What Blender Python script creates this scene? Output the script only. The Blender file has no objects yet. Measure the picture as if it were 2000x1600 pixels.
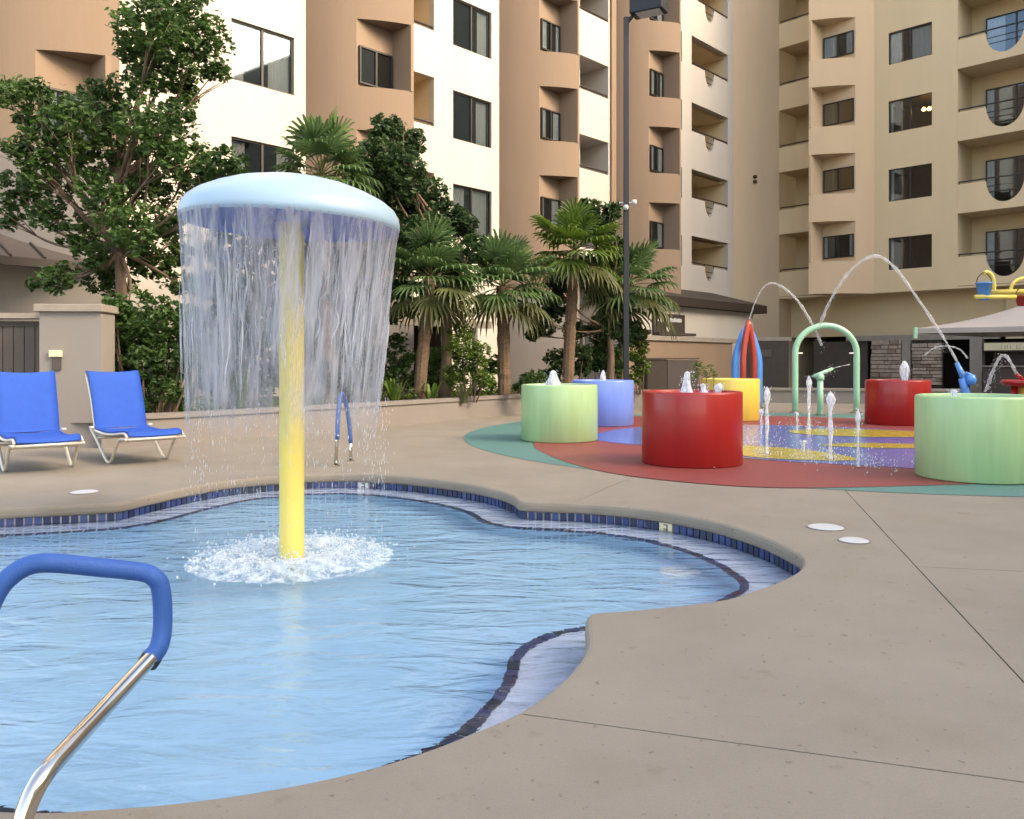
import bpy, bmesh, math, random
import numpy as np
from mathutils import Vector, Matrix
from mathutils.geometry import delaunay_2d_cdt
R = math.radians
rng = random.Random(7)
nr = np.random.default_rng(11)
scene = bpy.context.scene
COL = scene.collection

# ------------------------------------------------------------------ camera
F, HC = 1650.0, 1.25                      # focal length in photo pixels, eye height
cam = bpy.data.cameras.new('camera')
cam.sensor_fit = 'HORIZONTAL'; cam.sensor_width = 36.0
cam.lens = F / 2000 * 36.0
cam.shift_y = -93 / 2000
cam.clip_end = 2000; cam.clip_start = .05
cam_o = bpy.data.objects.new('camera', cam)
cam_o.location = (0, 0, HC); cam_o.rotation_euler = (R(90), 0, 0)
COL.objects.link(cam_o); scene.camera = cam_o

# ------------------------------------------------------------------ sky, sun, exposure
SUN_DIR = Vector((.84, -.40, .62)).normalized()     # towards the sun
SUN_EL = math.asin(SUN_DIR.z); SUN_AZ = math.atan2(SUN_DIR.x, SUN_DIR.y)
w = bpy.data.worlds.new('World'); scene.world = w; w.use_nodes = True
nt = w.node_tree; nt.nodes.clear()
sky = nt.nodes.new('ShaderNodeTexSky'); sky.sky_type = 'NISHITA'; sky.sun_disc = False
sky.sun_elevation = SUN_EL; sky.sun_rotation = SUN_AZ
sky.air_density = 1.0; sky.dust_density = 3.0; sky.ozone_density = 1.0
bg = nt.nodes.new('ShaderNodeBackground'); bg.inputs['Strength'].default_value = .15
out = nt.nodes.new('ShaderNodeOutputWorld')
nt.links.new(sky.outputs[0], bg.inputs[0]); nt.links.new(bg.outputs[0], out.inputs[0])
sl = bpy.data.lights.new('sun', 'SUN'); sl.energy = .50; sl.angle = R(18); sl.color = (1, .93, .82)
so = bpy.data.objects.new('sun', sl); so.rotation_euler = SUN_DIR.to_track_quat('Z', 'Y').to_euler()
COL.objects.link(so)
vs = scene.view_settings
vs.view_transform = 'Standard'; vs.look = 'None'; vs.gamma = 1; vs.use_curve_mapping = False
vs.exposure = 2.32
vs.use_white_balance = True; vs.white_balance_temperature = 8200; vs.white_balance_tint = 10   # camera balanced for open shade
cy = scene.cycles
cy.use_denoising = True
try: cy.denoiser = 'OPENIMAGEDENOISE'
except Exception: pass
cy.max_bounces = 6; cy.diffuse_bounces = 3; cy.glossy_bounces = 2; cy.transmission_bounces = 5
cy.transparent_max_bounces = 16; cy.sample_clamp_indirect = 6

# ------------------------------------------------------------------ helpers
def gp(px, py, z=0.0):                    # photo pixel -> point on the level z
    Y = (HC - z) * F / (py - 707.0)
    return Vector(((px - 1000) / F * Y, Y, z))
def at(px, py, Y):                        # photo pixel at distance Y
    return Vector(((px - 1000) / F * Y, Y, HC - (py - 707.0) / F * Y))

def tag(o, label=None, cat=None, group=None, kind=None):
    if label: o['label'] = label
    if cat: o['category'] = cat
    if group: o['group'] = group
    if kind: o['kind'] = kind
    return o
def empty(name, loc=(0, 0, 0), rz=0.0):
    o = bpy.data.objects.new(name, None); COL.objects.link(o)
    o.location = loc; o.rotation_euler = (0, 0, rz); o.empty_display_size = .2
    return o
class MB:
    def __init__(s): s.v = []; s.f = []
    def quad(s, *p):
        n = len(s.v); s.v += [tuple(q) for q in p]; s.f.append(tuple(range(n, n + len(p)))); return s
    def box(s, a, b):
        x0, y0, z0 = a; x1, y1, z1 = b; n = len(s.v)
        s.v += [(x0,y0,z0),(x1,y0,z0),(x1,y1,z0),(x0,y1,z0),(x0,y0,z1),(x1,y0,z1),(x1,y1,z1),(x0,y1,z1)]
        s.f += [tuple(n+i for i in q) for q in ((3,2,1,0),(4,5,6,7),(0,1,5,4),(1,2,6,5),(2,3,7,6),(3,0,4,7))]
        return s
    def obox(s, c, size, M):
        n = len(s.v); hx, hy, hz = size[0]/2, size[1]/2, size[2]/2
        for p in ((-hx,-hy,-hz),(hx,-hy,-hz),(hx,hy,-hz),(-hx,hy,-hz),(-hx,-hy,hz),(hx,-hy,hz),(hx,hy,hz),(-hx,hy,hz)):
            s.v.append(tuple(Vector(c) + M @ Vector(p)))
        s.f += [tuple(n+i for i in q) for q in ((3,2,1,0),(4,5,6,7),(0,1,5,4),(1,2,6,5),(2,3,7,6),(3,0,4,7))]
        return s
    def prism(s, poly, z0, z1, cap=True):           # poly: list of (x,y) ccw
        n = len(s.v); k = len(poly)
        s.v += [(x, y, z0) for x, y in poly] + [(x, y, z1) for x, y in poly]
        for i in range(k):
            j = (i + 1) % k; s.f.append((n+i, n+j, n+k+j, n+k+i))
        if cap:
            s.f.append(tuple(n+i for i in reversed(range(k)))); s.f.append(tuple(n+k+i for i in range(k)))
        return s
    def prism_y(s, poly, y0, y1):                   # poly in (x,z)
        n = len(s.v); k = len(poly)
        s.v += [(x, y0, z) for x, z in poly] + [(x, y1, z) for x, z in poly]
        for i in range(k):
            j = (i + 1) % k; s.f.append((n+i, n+j, n+k+j, n+k+i))
        s.f.append(tuple(n+i for i in reversed(range(k)))); s.f.append(tuple(n+k+i for i in range(k)))
        return s
    def tube(s, path, rad, seg=10, cap=True):
        P = [Vector(p) for p in path]; m = len(P)
        rs = rad if hasattr(rad, '__len__') else [rad] * m
        up = Vector((0, 0, 1)); n0 = len(s.v); prev = None
        for i in range(m):
            t = (P[min(i+1, m-1)] - P[max(i-1, 0)]).normalized()
            if prev is None:
                a = up if abs(t.z) < .9 else Vector((1, 0, 0))
                u = t.cross(a).normalized()
            else:
                u = (prev - t * prev.dot(t)).normalized()
            prev = u; vv = t.cross(u)
            for k in range(seg):
                an = 2 * math.pi * k / seg
                s.v.append(tuple(P[i] + (u * math.cos(an) + vv * math.sin(an)) * rs[i]))
        for i in range(m - 1):
            for k in range(seg):
                a = n0 + i*seg + k; b = n0 + i*seg + (k+1) % seg
                s.f.append((a, a + seg, b + seg, b))
        if cap:
            s.f.append(tuple(n0 + k for k in range(seg)))
            s.f.append(tuple(n0 + (m-1)*seg + k for k in reversed(range(seg))))
        return s
    def lathe(s, prof, c=(0, 0, 0), seg=32, jit=None):
        n0 = len(s.v); m = len(prof)
        for i, (r, z) in enumerate(prof):
            for k in range(seg):
                an = 2 * math.pi * k / seg
                rr = r if jit is None else r * (1 + jit(i, k))
                s.v.append((c[0] + rr * math.cos(an), c[1] + rr * math.sin(an), c[2] + z))
        for i in range(m - 1):
            for k in range(seg):
                a = n0 + i*seg + k; b = n0 + i*seg + (k+1) % seg
                s.f.append((a, b, b + seg, a + seg))
        return s
    def build(s, name, mat, parent=None, smooth=False, bevel=0):
        me = bpy.data.meshes.new(name); me.from_pydata(s.v, [], s.f)
        if smooth: me.polygons.foreach_set('use_smooth', [True] * len(me.polygons))
        me.update()
        o = bpy.data.objects.new(name, me); COL.objects.link(o)
        if mat: me.materials.append(mat)
        if parent: o.parent = parent
        if bevel:
            b = o.modifiers.new('bevel', 'BEVEL'); b.width = bevel; b.segments = 2; b.limit_method = 'ANGLE'
        return o
def smooth_path(pts, n=6, closed=False):
    P = [Vector(p) for p in pts]; m = len(P); res = []
    rngi = range(m if closed else m - 1)
    for i in rngi:
        p0 = P[(i-1) % m] if closed or i > 0 else P[i]*2 - P[i+1]
        p1 = P[i]; p2 = P[(i+1) % m]
        p3 = P[(i+2) % m] if closed or i + 2 < m else P[(i+1) % m]*2 - P[i]
        for k in range(n):
            t = k / n
            res.append(.5*((2*p1) + (p2-p0)*t + (2*p0-5*p1+4*p2-p3)*t*t + (3*p1-p0-3*p2+p3)*t**3))
    if not closed: res.append(P[-1])
    return res
def shared(o, parent, loc, rz=0, name=None, mat=None):
    c = bpy.data.objects.new(name or o.name.split('.')[0], o.data); COL.objects.link(c)
    c.parent = parent; c.location = loc; c.rotation_euler = (0, 0, rz); return c

# ------------------------------------------------------------------ materials
def mat(name, col, rough=.7, var=.0, scale=3.0, bump=0., bscale=40., spec=.5, metal=0., coat=0., stretch=None, col2=None):
    m = bpy.data.materials.new(name); m.use_nodes = True
    n = m.node_tree.nodes; l = m.node_tree.links; b = n['Principled BSDF']
    b.inputs['Base Color'].default_value = (*col, 1); b.inputs['Roughness'].default_value = rough
    b.inputs['Metallic'].default_value = metal; b.inputs['Specular IOR Level'].default_value = spec
    b.inputs['Coat Weight'].default_value = coat
    tc = n.new('ShaderNodeTexCoord'); vec = tc.outputs['Object']
    if stretch:
        mp = n.new('ShaderNodeMapping'); mp.inputs['Scale'].default_value = stretch
        l.new(vec, mp.inputs[0]); vec = mp.outputs[0]
    if var > 0 or col2:
        t = n.new('ShaderNodeTexNoise'); t.inputs['Scale'].default_value = scale; t.inputs['Detail'].default_value = 6
        t.inputs['Roughness'].default_value = .62
        l.new(vec, t.inputs[0])
        r = n.new('ShaderNodeValToRGB'); r.color_ramp.elements[0].position = .3; r.color_ramp.elements[1].position = .7
        a = col2 or tuple(max(0, c*(1-var)) for c in col); bb = col if col2 else tuple(min(1, c*(1+var)) for c in col)
        r.color_ramp.elements[0].color = (*a, 1); r.color_ramp.elements[1].color = (*bb, 1)
        l.new(t.outputs[0], r.inputs[0]); l.new(r.outputs[0], b.inputs['Base Color'])
    if bump > 0:
        t2 = n.new('ShaderNodeTexNoise'); t2.inputs['Scale'].default_value = bscale; t2.inputs['Detail'].default_value = 5
        l.new(vec, t2.inputs[0])
        bp = n.new('ShaderNodeBump'); bp.inputs['Strength'].default_value = bump; bp.inputs['Distance'].default_value = .02
        l.new(t2.outputs[0], bp.inputs['Height']); l.new(bp.outputs[0], b.inputs['Normal'])
    return m
def leafmat(name, dark, light, trans=.35):
    m = bpy.data.materials.new(name); m.use_nodes = True
    n = m.node_tree.nodes; l = m.node_tree.links; b = n['Principled BSDF']
    tc = n.new('ShaderNodeTexCoord')
    t = n.new('ShaderNodeTexNoise'); t.inputs['Scale'].default_value = 1.6; t.inputs['Detail'].default_value = 8; t.inputs['Roughness'].default_value = .75
    l.new(tc.outputs['Object'], t.inputs[0])
    r = n.new('ShaderNodeValToRGB'); r.color_ramp.elements[0].position = .35; r.color_ramp.elements[1].position = .68
    r.color_ramp.elements[0].color = (*dark, 1); r.color_ramp.elements[1].color = (*light, 1)
    l.new(t.outputs[0], r.inputs[0]); l.new(r.outputs[0], b.inputs['Base Color'])
    b.inputs['Roughness'].default_value = .45; b.inputs['Specular IOR Level'].default_value = .4
    tr = n.new('ShaderNodeBsdfTranslucent'); l.new(r.outputs[0], tr.inputs['Color'])
    mx = n.new('ShaderNodeMixShader'); mx.inputs[0].default_value = trans
    l.new(b.outputs[0], mx.inputs[1]); l.new(tr.outputs[0], mx.inputs[2])
    l.new(mx.outputs[0], n['Material Output'].inputs[0])
    return m

def concrete():
    m = mat('deck_concrete', (.236, .206, .168), .78, .10, .9, .25, 160)
    n = m.node_tree.nodes; l = m.node_tree.links; b = n['Principled BSDF']
    base = b.inputs['Base Color'].links[0].from_socket
    geo = n.new('ShaderNodeNewGeometry')
    def layer(scale, lo, hi, c, amount, prev, stretch=None, vor=False):
        vec = geo.outputs['Position']
        if stretch:
            mp = n.new('ShaderNodeMapping'); mp.inputs['Scale'].default_value = stretch; l.new(vec, mp.inputs[0]); vec = mp.outputs[0]
        t = n.new('ShaderNodeTexNoise'); t.inputs['Scale'].default_value = scale; t.inputs['Detail'].default_value = 7
        l.new(vec, t.inputs[0])
        mr = n.new('ShaderNodeMapRange'); mr.inputs[1].default_value = lo; mr.inputs[2].default_value = hi; mr.inputs[4].default_value = amount
        l.new(t.outputs[0], mr.inputs[0])
        mx = n.new('ShaderNodeMixRGB'); mx.blend_type = 'MULTIPLY'; mx.inputs[2].default_value = (*c, 1)
        l.new(mr.outputs[0], mx.inputs[0]); l.new(prev, mx.inputs[1]); return mx.outputs[0]
    c = layer(1.1, .55, .8, (.78, .68, .56), .6, base)
    c = layer(5.5, .64, .76, (.72, .60, .47), .6, c)
    c = layer(26., .66, .72, (.45, .36, .28), .7, c)
    c = layer(120., .3, .8, (.82, .80, .78), .6, c)
    l.new(c, b.inputs['Base Color'])
    return m
M = {}
M['concrete'] = concrete()
M['joint'] = mat('joint_filler', (.05, .045, .04), .9)
M['white_wall'] = mat('cream_stucco', (.46, .432, .398), .85, .045, .7, .12, 60, stretch=(1, 1, .14))
M['tan_wall'] = mat('tan_stucco', (.225, .160, .114), .85, .07, .6, .12, 60, stretch=(1, 1, .14))
M['sand_wall'] = mat('sand_stucco', (.59, .465, .30), .85, .06, .6, .12, 60, stretch=(1, 1, .14))
M['rose_wall'] = mat('rose_sand_stucco', (.53, .395, .265), .85, .06, .6, .12, 60, stretch=(1, 1, .14))
M['garden_wall'] = mat('grey_tan_stucco', (.22, .20, .185), .85, .05, .8, .2, 60)
M['planter'] = mat('planter_stucco', (.205, .185, .172), .85, .05, .8, .2, 70)
M['frame'] = mat('bronze_frame', (.012, .010, .009), .45)
M['rail'] = mat('dark_rail', (.03, .024, .02), .5)
M['curtain'] = mat('pale_curtain', (.72, .74, .76), .9, .05, 6)
M['curtain_warm'] = mat('amber_curtain', (.50, .30, .13), .9, .08, 6)
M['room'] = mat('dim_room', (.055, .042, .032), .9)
M['brown_roof'] = mat('brown_metal_roof', (.026, .019, .016), .5, .15, 3)
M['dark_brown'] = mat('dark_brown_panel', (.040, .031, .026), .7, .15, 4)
M['taupe'] = mat('taupe_panel', (.065, .052, .046), .6, .1, 3)
M['soil'] = mat('soil', (.05, .036, .025), 1, .3, 8, .6, 30)
M['rust_cap'] = mat('weathered_cap', (.25, .22, .19), .8, .12, 4)
M['stone'] = mat('stacked_stone', (.34, .27, .215), .85, .28, 9, .6, 30)
M['stone2'] = mat('stacked_stone_dark', (.22, .165, .125), .85, .28, 9, .6, 30)
M['sign'] = mat('cream_sign', (.62, .56, .38), .6, .05, 5)
M['canvas'] = mat('grey_canvas', (.40, .365, .345), .8, .05, 2)
M['teal_pad'] = mat('teal_rubber', (.075, .185, .17), .6, .22, 40, .3, 200)
M['red_pad'] = mat('red_rubber', (.22, .045, .040), .5, .22, 40, .3, 200)
M['blue_pad'] = mat('blue_rubber', (.11, .16, .46), .13, .3, 9, .15, 60)
M['yellow_pad'] = mat('yellow_rubber', (.46, .37, .06), .16, .25, 9, .15, 60)
M['green_drum'] = mat('pale_green_paint', (.34, .53, .27), .38, .09, 2.2, 0, stretch=(3, 3, .35), coat=.2)
M['blue_drum'] = mat('periwinkle_paint', (.15, .25, .68), .35, .09, 2.2, stretch=(3, 3, .35), coat=.2)
M['red_drum'] = mat('red_paint', (.32, .010, .010), .38, .09, 2.2, stretch=(3, 3, .35), coat=.2)
M['yellow_drum'] = mat('yellow_paint', (.72, .53, .10), .38, .09, 2.2, stretch=(3, 3, .35), coat=.2)
M['yellow_paint'] = mat('lemon_paint', (.74, .60, .14), .4, .04, 3, coat=.2)
M['mint'] = mat('mint_paint', (.32, .60, .42), .35, .03, 2, coat=.3)
M['sky_blue'] = mat('bright_blue_paint', (.06, .27, .72), .35, .04, 2, coat=.3)
M['red_tube'] = mat('brick_red_paint', (.42, .05, .03), .4, .05, 2, coat=.3)
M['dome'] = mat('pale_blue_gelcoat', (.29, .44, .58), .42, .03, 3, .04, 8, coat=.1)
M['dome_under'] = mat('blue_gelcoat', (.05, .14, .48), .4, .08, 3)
M['chair_fabric'] = mat('royal_blue_sling', (.006, .072, .40), .75, .06, 10, .35, 420)
M['alu'] = mat('bone_aluminium', (.60, .56, .48), .4, .05, 6, metal=.35)
M['chrome'] = mat('stainless', (.62, .58, .53), .16, .06, 8, metal=1.)
M['sleeve'] = mat('blue_foam_sleeve', (.012, .085, .34), .6, .08, 5, .25, 200)
M['pole_navy'] = mat('dark_navy_paint', (.007, .010, .018), .5, .1, 3)
M['lens'] = mat('lamp_lens', (.45, .47, .5), .3)
M['white_pl'] = mat('white_plastic', (.48, .50, .52), .45)
M['bark'] = mat('bark', (.13, .09, .065), .95, .3, 10, .8, 25, stretch=(1, 1, .25))
M['palm_bark'] = mat('palm_bark', (.145, .095, .062), .95, .35, 8, 1., 22, stretch=(1, 1, 2.5))
M['leaf_a'] = leafmat('glossy_leaf', (.014, .040, .012), (.085, .175, .038))
M['leaf_b'] = leafmat('deep_leaf', (.014, .034, .014), (.062, .125, .040))
M['leaf_c'] = leafmat('fresh_leaf', (.03, .07, .012), (.15, .24, .03))
M['leaf_palm'] = leafmat('palm_leaf', (.034, .080, .028), (.145, .245, .085))
M['leaf_palm2'] = leafmat('bright_palm_leaf', (.03, .075, .012), (.15, .24, .035))
M['leaf_palm_dry'] = leafmat('dull_palm_leaf', (.06, .075, .03), (.17, .19, .07))
M['plaster'] = mat('pool_plaster', (.45, .69, .88), .7, .06, 2.2, .2, 30)
M['shelf'] = mat('shelf_plaster', (.62, .66, .80), .7, .07, 5, .4, 40)
M['grout'] = mat('pale_grout', (.58, .58, .62), .8, .1, 8)
for i, c in enumerate(((.010, .022, .085), (.018, .045, .17), (.035, .065, .19), (.012, .026, .06))):
    M['tile%d' % i] = mat('navy_glazed_tile_%s' % 'abcd'[i], tuple(q*.85 for q in c), .4, .2, 20)

def glass_mat():
    m = bpy.data.materials.new('window_glass'); m.use_nodes = True
    n = m.node_tree.nodes; l = m.node_tree.links; n.remove(n['Principled BSDF'])
    t = n.new('ShaderNodeBsdfTransparent'); t.inputs[0].default_value = (.78, .82, .82, 1)
    g = n.new('ShaderNodeBsdfGlossy'); g.inputs['Roughness'].default_value = .03; g.inputs['Color'].default_value = (.62, .80, 1, 1)  # blue tint puts the colour of reflected sky into the glass
    fr = n.new('ShaderNodeFresnel'); fr.inputs[0].default_value = 2.0
    mx = n.new('ShaderNodeMixShader')
    l.new(fr.outputs[0], mx.inputs[0]); l.new(t.outputs[0], mx.inputs[1]); l.new(g.outputs[0], mx.inputs[2])
    l.new(mx.outputs[0], n['Material Output'].inputs[0]); return m
M['glass'] = glass_mat()

def water_mat():
    m = bpy.data.materials.new('pool_water'); m.use_nodes = True
    n = m.node_tree.nodes; l = m.node_tree.links; n.remove(n['Principled BSDF'])
    g = n.new('ShaderNodeBsdfRefraction'); g.inputs['IOR'].default_value = 1.33; g.inputs['Roughness'].default_value = .03
    g.inputs['Color'].default_value = (.90, .97, 1, 1)
    gl = n.new('ShaderNodeBsdfGlossy'); gl.inputs['Roughness'].default_value = .05
    fr = n.new('ShaderNodeFresnel'); fr.inputs[0].default_value = 1.33
    mx = n.new('ShaderNodeMixShader')
    geo = n.new('ShaderNodeNewGeometry')
    # ripples: long soft waves drifting across plus rings spreading from the fountain
    mp = n.new('ShaderNodeMapping'); mp.inputs['Scale'].default_value = (1.0, 2.3, 1); mp.inputs['Rotation'].default_value = (0, 0, R(-12))
    l.new(geo.outputs['Position'], mp.inputs[0])
    t1 = n.new('ShaderNodeTexNoise'); t1.inputs['Scale'].default_value = 2.0; t1.inputs['Detail'].default_value = 3.5; t1.inputs['Distortion'].default_value = .7
    l.new(mp.outputs[0], t1.inputs[0])
    t2 = n.new('ShaderNodeTexNoise'); t2.inputs['Scale'].default_value = 8.; t2.inputs['Detail'].default_value = 2.; t2.inputs['Distortion'].default_value = .5
    l.new(mp.outputs[0], t2.inputs[0])
    ad = n.new('ShaderNodeMath'); ad.operation = 'MULTIPLY_ADD'; ad.inputs[1].default_value = .14
    l.new(t2.outputs[0], ad.inputs[0]); l.new(t1.outputs[0], ad.inputs[2])
    bp = n.new('ShaderNodeBump'); bp.inputs['Strength'].default_value = .55; bp.inputs['Distance'].default_value = .075
    l.new(ad.outputs[0], bp.inputs['Height'])
    for q in (g, gl, fr): l.new(bp.outputs[0], q.inputs['Normal'])
    l.new(fr.outputs[0], mx.inputs[0]); l.new(g.outputs[0], mx.inputs[1]); l.new(gl.outputs[0], mx.inputs[2])
    l.new(mx.outputs[0], n['Material Output'].inputs[0]); return m
M['water'] = water_mat()

def spray_mat(name, alpha, col=(.80, .85, .93), rough=.25, streak=None, lo=.4, hi=.65, amin=.0, fade=None, dist=.25, clump=None):
    """aerated water: white-ish scattering mixed with clear gaps"""
    m = bpy.data.materials.new(name); m.use_nodes = True
    n = m.node_tree.nodes; l = m.node_tree.links; b = n['Principled BSDF']
    b.inputs['Base Color'].default_value = (*col, 1); b.inputs['Roughness'].default_value = rough
    tl = n.new('ShaderNodeBsdfTranslucent'); tl.inputs[0].default_value = (*col, 1)
    ms = n.new('ShaderNodeMixShader'); ms.inputs[0].default_value = .45
    l.new(b.outputs[0], ms.inputs[1]); l.new(tl.outputs[0], ms.inputs[2])
    tr = n.new('ShaderNodeBsdfTransparent'); mx = n.new('ShaderNodeMixShader')
    l.new(tr.outputs[0], mx.inputs[1]); l.new(ms.outputs[0], mx.inputs[2]); l.new(mx.outputs[0], n['Material Output'].inputs[0])
    mx.inputs[0].default_value = alpha
    if streak:
        tc = n.new('ShaderNodeTexCoord'); mp = n.new('ShaderNodeMapping'); mp.inputs['Scale'].default_value = streak
        l.new(tc.outputs['Object'], mp.inputs[0])
        t = n.new('ShaderNodeTexNoise'); t.inputs['Scale'].default_value = 1; t.inputs['Detail'].default_value = 5; t.inputs['Roughness'].default_value = .6; t.inputs['Distortion'].default_value = dist
        l.new(mp.outputs[0], t.inputs[0])
        mr = n.new('ShaderNodeMapRange'); mr.inputs[1].default_value = lo; mr.inputs[2].default_value = hi
        mr.inputs[3].default_value = amin; mr.inputs[4].default_value = alpha
        l.new(t.outputs[0], mr.inputs[0]); res = mr.outputs[0]
        if clump:
            mp2 = n.new('ShaderNodeMapping'); mp2.inputs['Scale'].default_value = clump; l.new(tc.outputs['Object'], mp2.inputs[0])
            tb = n.new('ShaderNodeTexNoise'); tb.inputs['Scale'].default_value = 1; tb.inputs['Detail'].default_value = 4; tb.inputs['Distortion'].default_value = 1.2; l.new(mp2.outputs[0], tb.inputs[0])
            mb_ = n.new('ShaderNodeMapRange'); mb_.inputs[1].default_value = .36; mb_.inputs[2].default_value = .62; mb_.inputs[3].default_value = .52; mb_.inputs[4].default_value = 1.15
            l.new(tb.outputs[0], mb_.inputs[0])
            mc = n.new('ShaderNodeMath'); mc.operation = 'MULTIPLY'; l.new(res, mc.inputs[0]); l.new(mb_.outputs[0], mc.inputs[1]); res = mc.outputs[0]
        if fade:
            sx = n.new('ShaderNodeSeparateXYZ'); l.new(tc.outputs['Object'], sx.inputs[0])
            m2 = n.new('ShaderNodeMapRange'); m2.inputs[1].default_value = fade[0]; m2.inputs[2].default_value = fade[1]
            m2.inputs[3].default_value = fade[2]; m2.inputs[4].default_value = 1; m2.interpolation_type = 'SMOOTHSTEP'
            l.new(sx.outputs[2], m2.inputs[0])
            mu = n.new('ShaderNodeMath'); mu.operation = 'MULTIPLY'; l.new(res, mu.inputs[0]); l.new(m2.outputs[0], mu.inputs[1]); res = mu.outputs[0]
        l.new(res, mx.inputs[0])
    return m
M['curtain_water'] = spray_mat('falling_water_sheet', .74, (.50, .52, .60), .22, (11, 11, 1.0), .36, .63, .10, (-1.62, -1.16, .04), dist=1.1, clump=(3.2, 3.2, .8))
M['strand_water'] = spray_mat('falling_water_strand', .5, (.70, .74, .82), .2, (25, 25, 2.2), .35, .6, .1)
M['jet'] = spray_mat('white_water', .92, (.84, .89, .95), .3, (26, 26, 8), .36, .58, .30)
M['arc'] = spray_mat('water_arc', .46, (.78, .82, .88), .2, (14, 14, 14), .3, .62, .12)
M['foam'] = spray_mat('foam', .9, (.76, .84, .91), .5, (9, 9, 9), .36, .60, .0)
M['drop'] = spray_mat('droplets', .75, (.76, .83, .89), .2)

# ------------------------------------------------------------------ pool outline
# cloverleaf pool, clockwise from the far left; cusps are where two lobes meet
lobes = [
    [(-5.55,6.2), (-5.15,6.85), (-4.37,7.23), (-3.93,7.37), (-3.50,7.53)],
    [(-3.50,7.53), (-3.38,7.96), (-3.22,8.44), (-2.97,8.95), (-2.54,9.28), (-2.15,9.45), (-1.70,9.46), (-1.11,9.20), (-.55,8.76), (-.20,8.32), (0.,7.90), (.05,7.60)],
    [(.05,7.60), (.72,7.43), (1.22,7.10), (1.58,6.62), (1.78,6.08), (1.84,5.68), (1.85,5.42), (1.77,5.17), (1.60,4.92), (1.33,4.64), (1.08,4.44), (.65,4.28), (.37,4.22)],
    [(.37,4.22), (.345,4.0), (.33,3.76), (.29,3.58), (.19,3.32), (.03,3.04), (-.10,2.90), (-.33,2.69), (-.58,2.54), (-.88,2.43), (-1.15,2.38), (-1.43,2.37), (-2.1,2.5), (-2.8,2.9), (-3.3,3.45)],
    [(-3.3,3.45), (-4.2,3.7), (-5.0,4.3), (-5.5,5.2), (-5.55,6.2)],
]
raw = []
for lb in lobes:
    p = smooth_path([(x, y, 0) for x, y in lb], 8); raw += p[:-1]
def resample(pts, step):
    P = pts + [pts[0]]; d = [0]
    for a, b in zip(P, P[1:]): d.append(d[-1] + (b - a).length)
    n = max(8, int(round(d[-1] / step))); res = []; j = 0
    for i in range(n):
        t = d[-1] * i / n
        while d[j+1] < t: j += 1
        u = (t - d[j]) / max(1e-9, d[j+1] - d[j]); res.append(P[j].lerp(P[j+1], u))
    return res
def relax(pts, it):
    for _ in range(it):
        n = len(pts); pts = [pts[i]*.5 + (pts[i-1] + pts[(i+1) % n])*.25 for i in range(n)]
    return pts
OUT = relax(resample(raw, .045), 2)
def normals(pts):                                   # pointing out of the water (clockwise outline)
    n = len(pts); res = []
    for i in range(n):
        t = (pts[(i+1) % n] - pts[i-1]).normalized(); res.append(Vector((-t.y, t.x, 0)))
    return res
def offset(pts, d): return [p + q * d for p, q in zip(pts, normals(pts))]
WL = -.158                                            # water level
INN = relax(resample(relax([p - q*(.36 if p.y > 3.4 else max(.315, .36 - .1*(3.4-p.y))) for p, q in zip(OUT, normals(OUT))], 4), .045), 6)
def ring(mb, A, za, B, zb):
    n0 = len(mb.v); n = len(A)
    mb.v += [(p.x, p.y, za) for p in A] + [(p.x, p.y, zb) for p in B]
    for i in range(n):
        j = (i+1) % n; mb.f.append((n0+i, n0+j, n0+n+j, n0+n+i))
    return mb
def cdt_fill(outer, hole=None, z=0, extra=()):
    V = [Vector((p[0], p[1])) for p in outer]; n = len(V)
    E = [(i, (i+1) % n) for i in range(n)]
    if hole:
        h = [Vector((p[0], p[1])) for p in hole]; k = len(h); V += h
        E += [(n+i, n+(i+1) % k) for i in range(k)]
    V += [Vector(p) for p in extra]
    vo, eo, fo, *_ = delaunay_2d_cdt(V, E, [], 2 if hole else 1, 1e-6)
    if hole:                                         # drop triangles lying in the hole
        hp = [(p[0], p[1]) for p in hole]
        def inside(x, y):
            c = False; j = len(hp) - 1
            for i in range(len(hp)):
                if (hp[i][1] > y) != (hp[j][1] > y) and x < (hp[j][0]-hp[i][0])*(y-hp[i][1])/(hp[j][1]-hp[i][1]) + hp[i][0]: c = not c
                j = i
            return c
        fo = [f for f in fo if not inside(sum(vo[i].x for i in f)/len(f), sum(vo[i].y for i in f)/len(f))]
    mb = MB(); mb.v = [(v.x, v.y, z) for v in vo]; mb.f = [tuple(f) for f in fo]
    return mb

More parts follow.
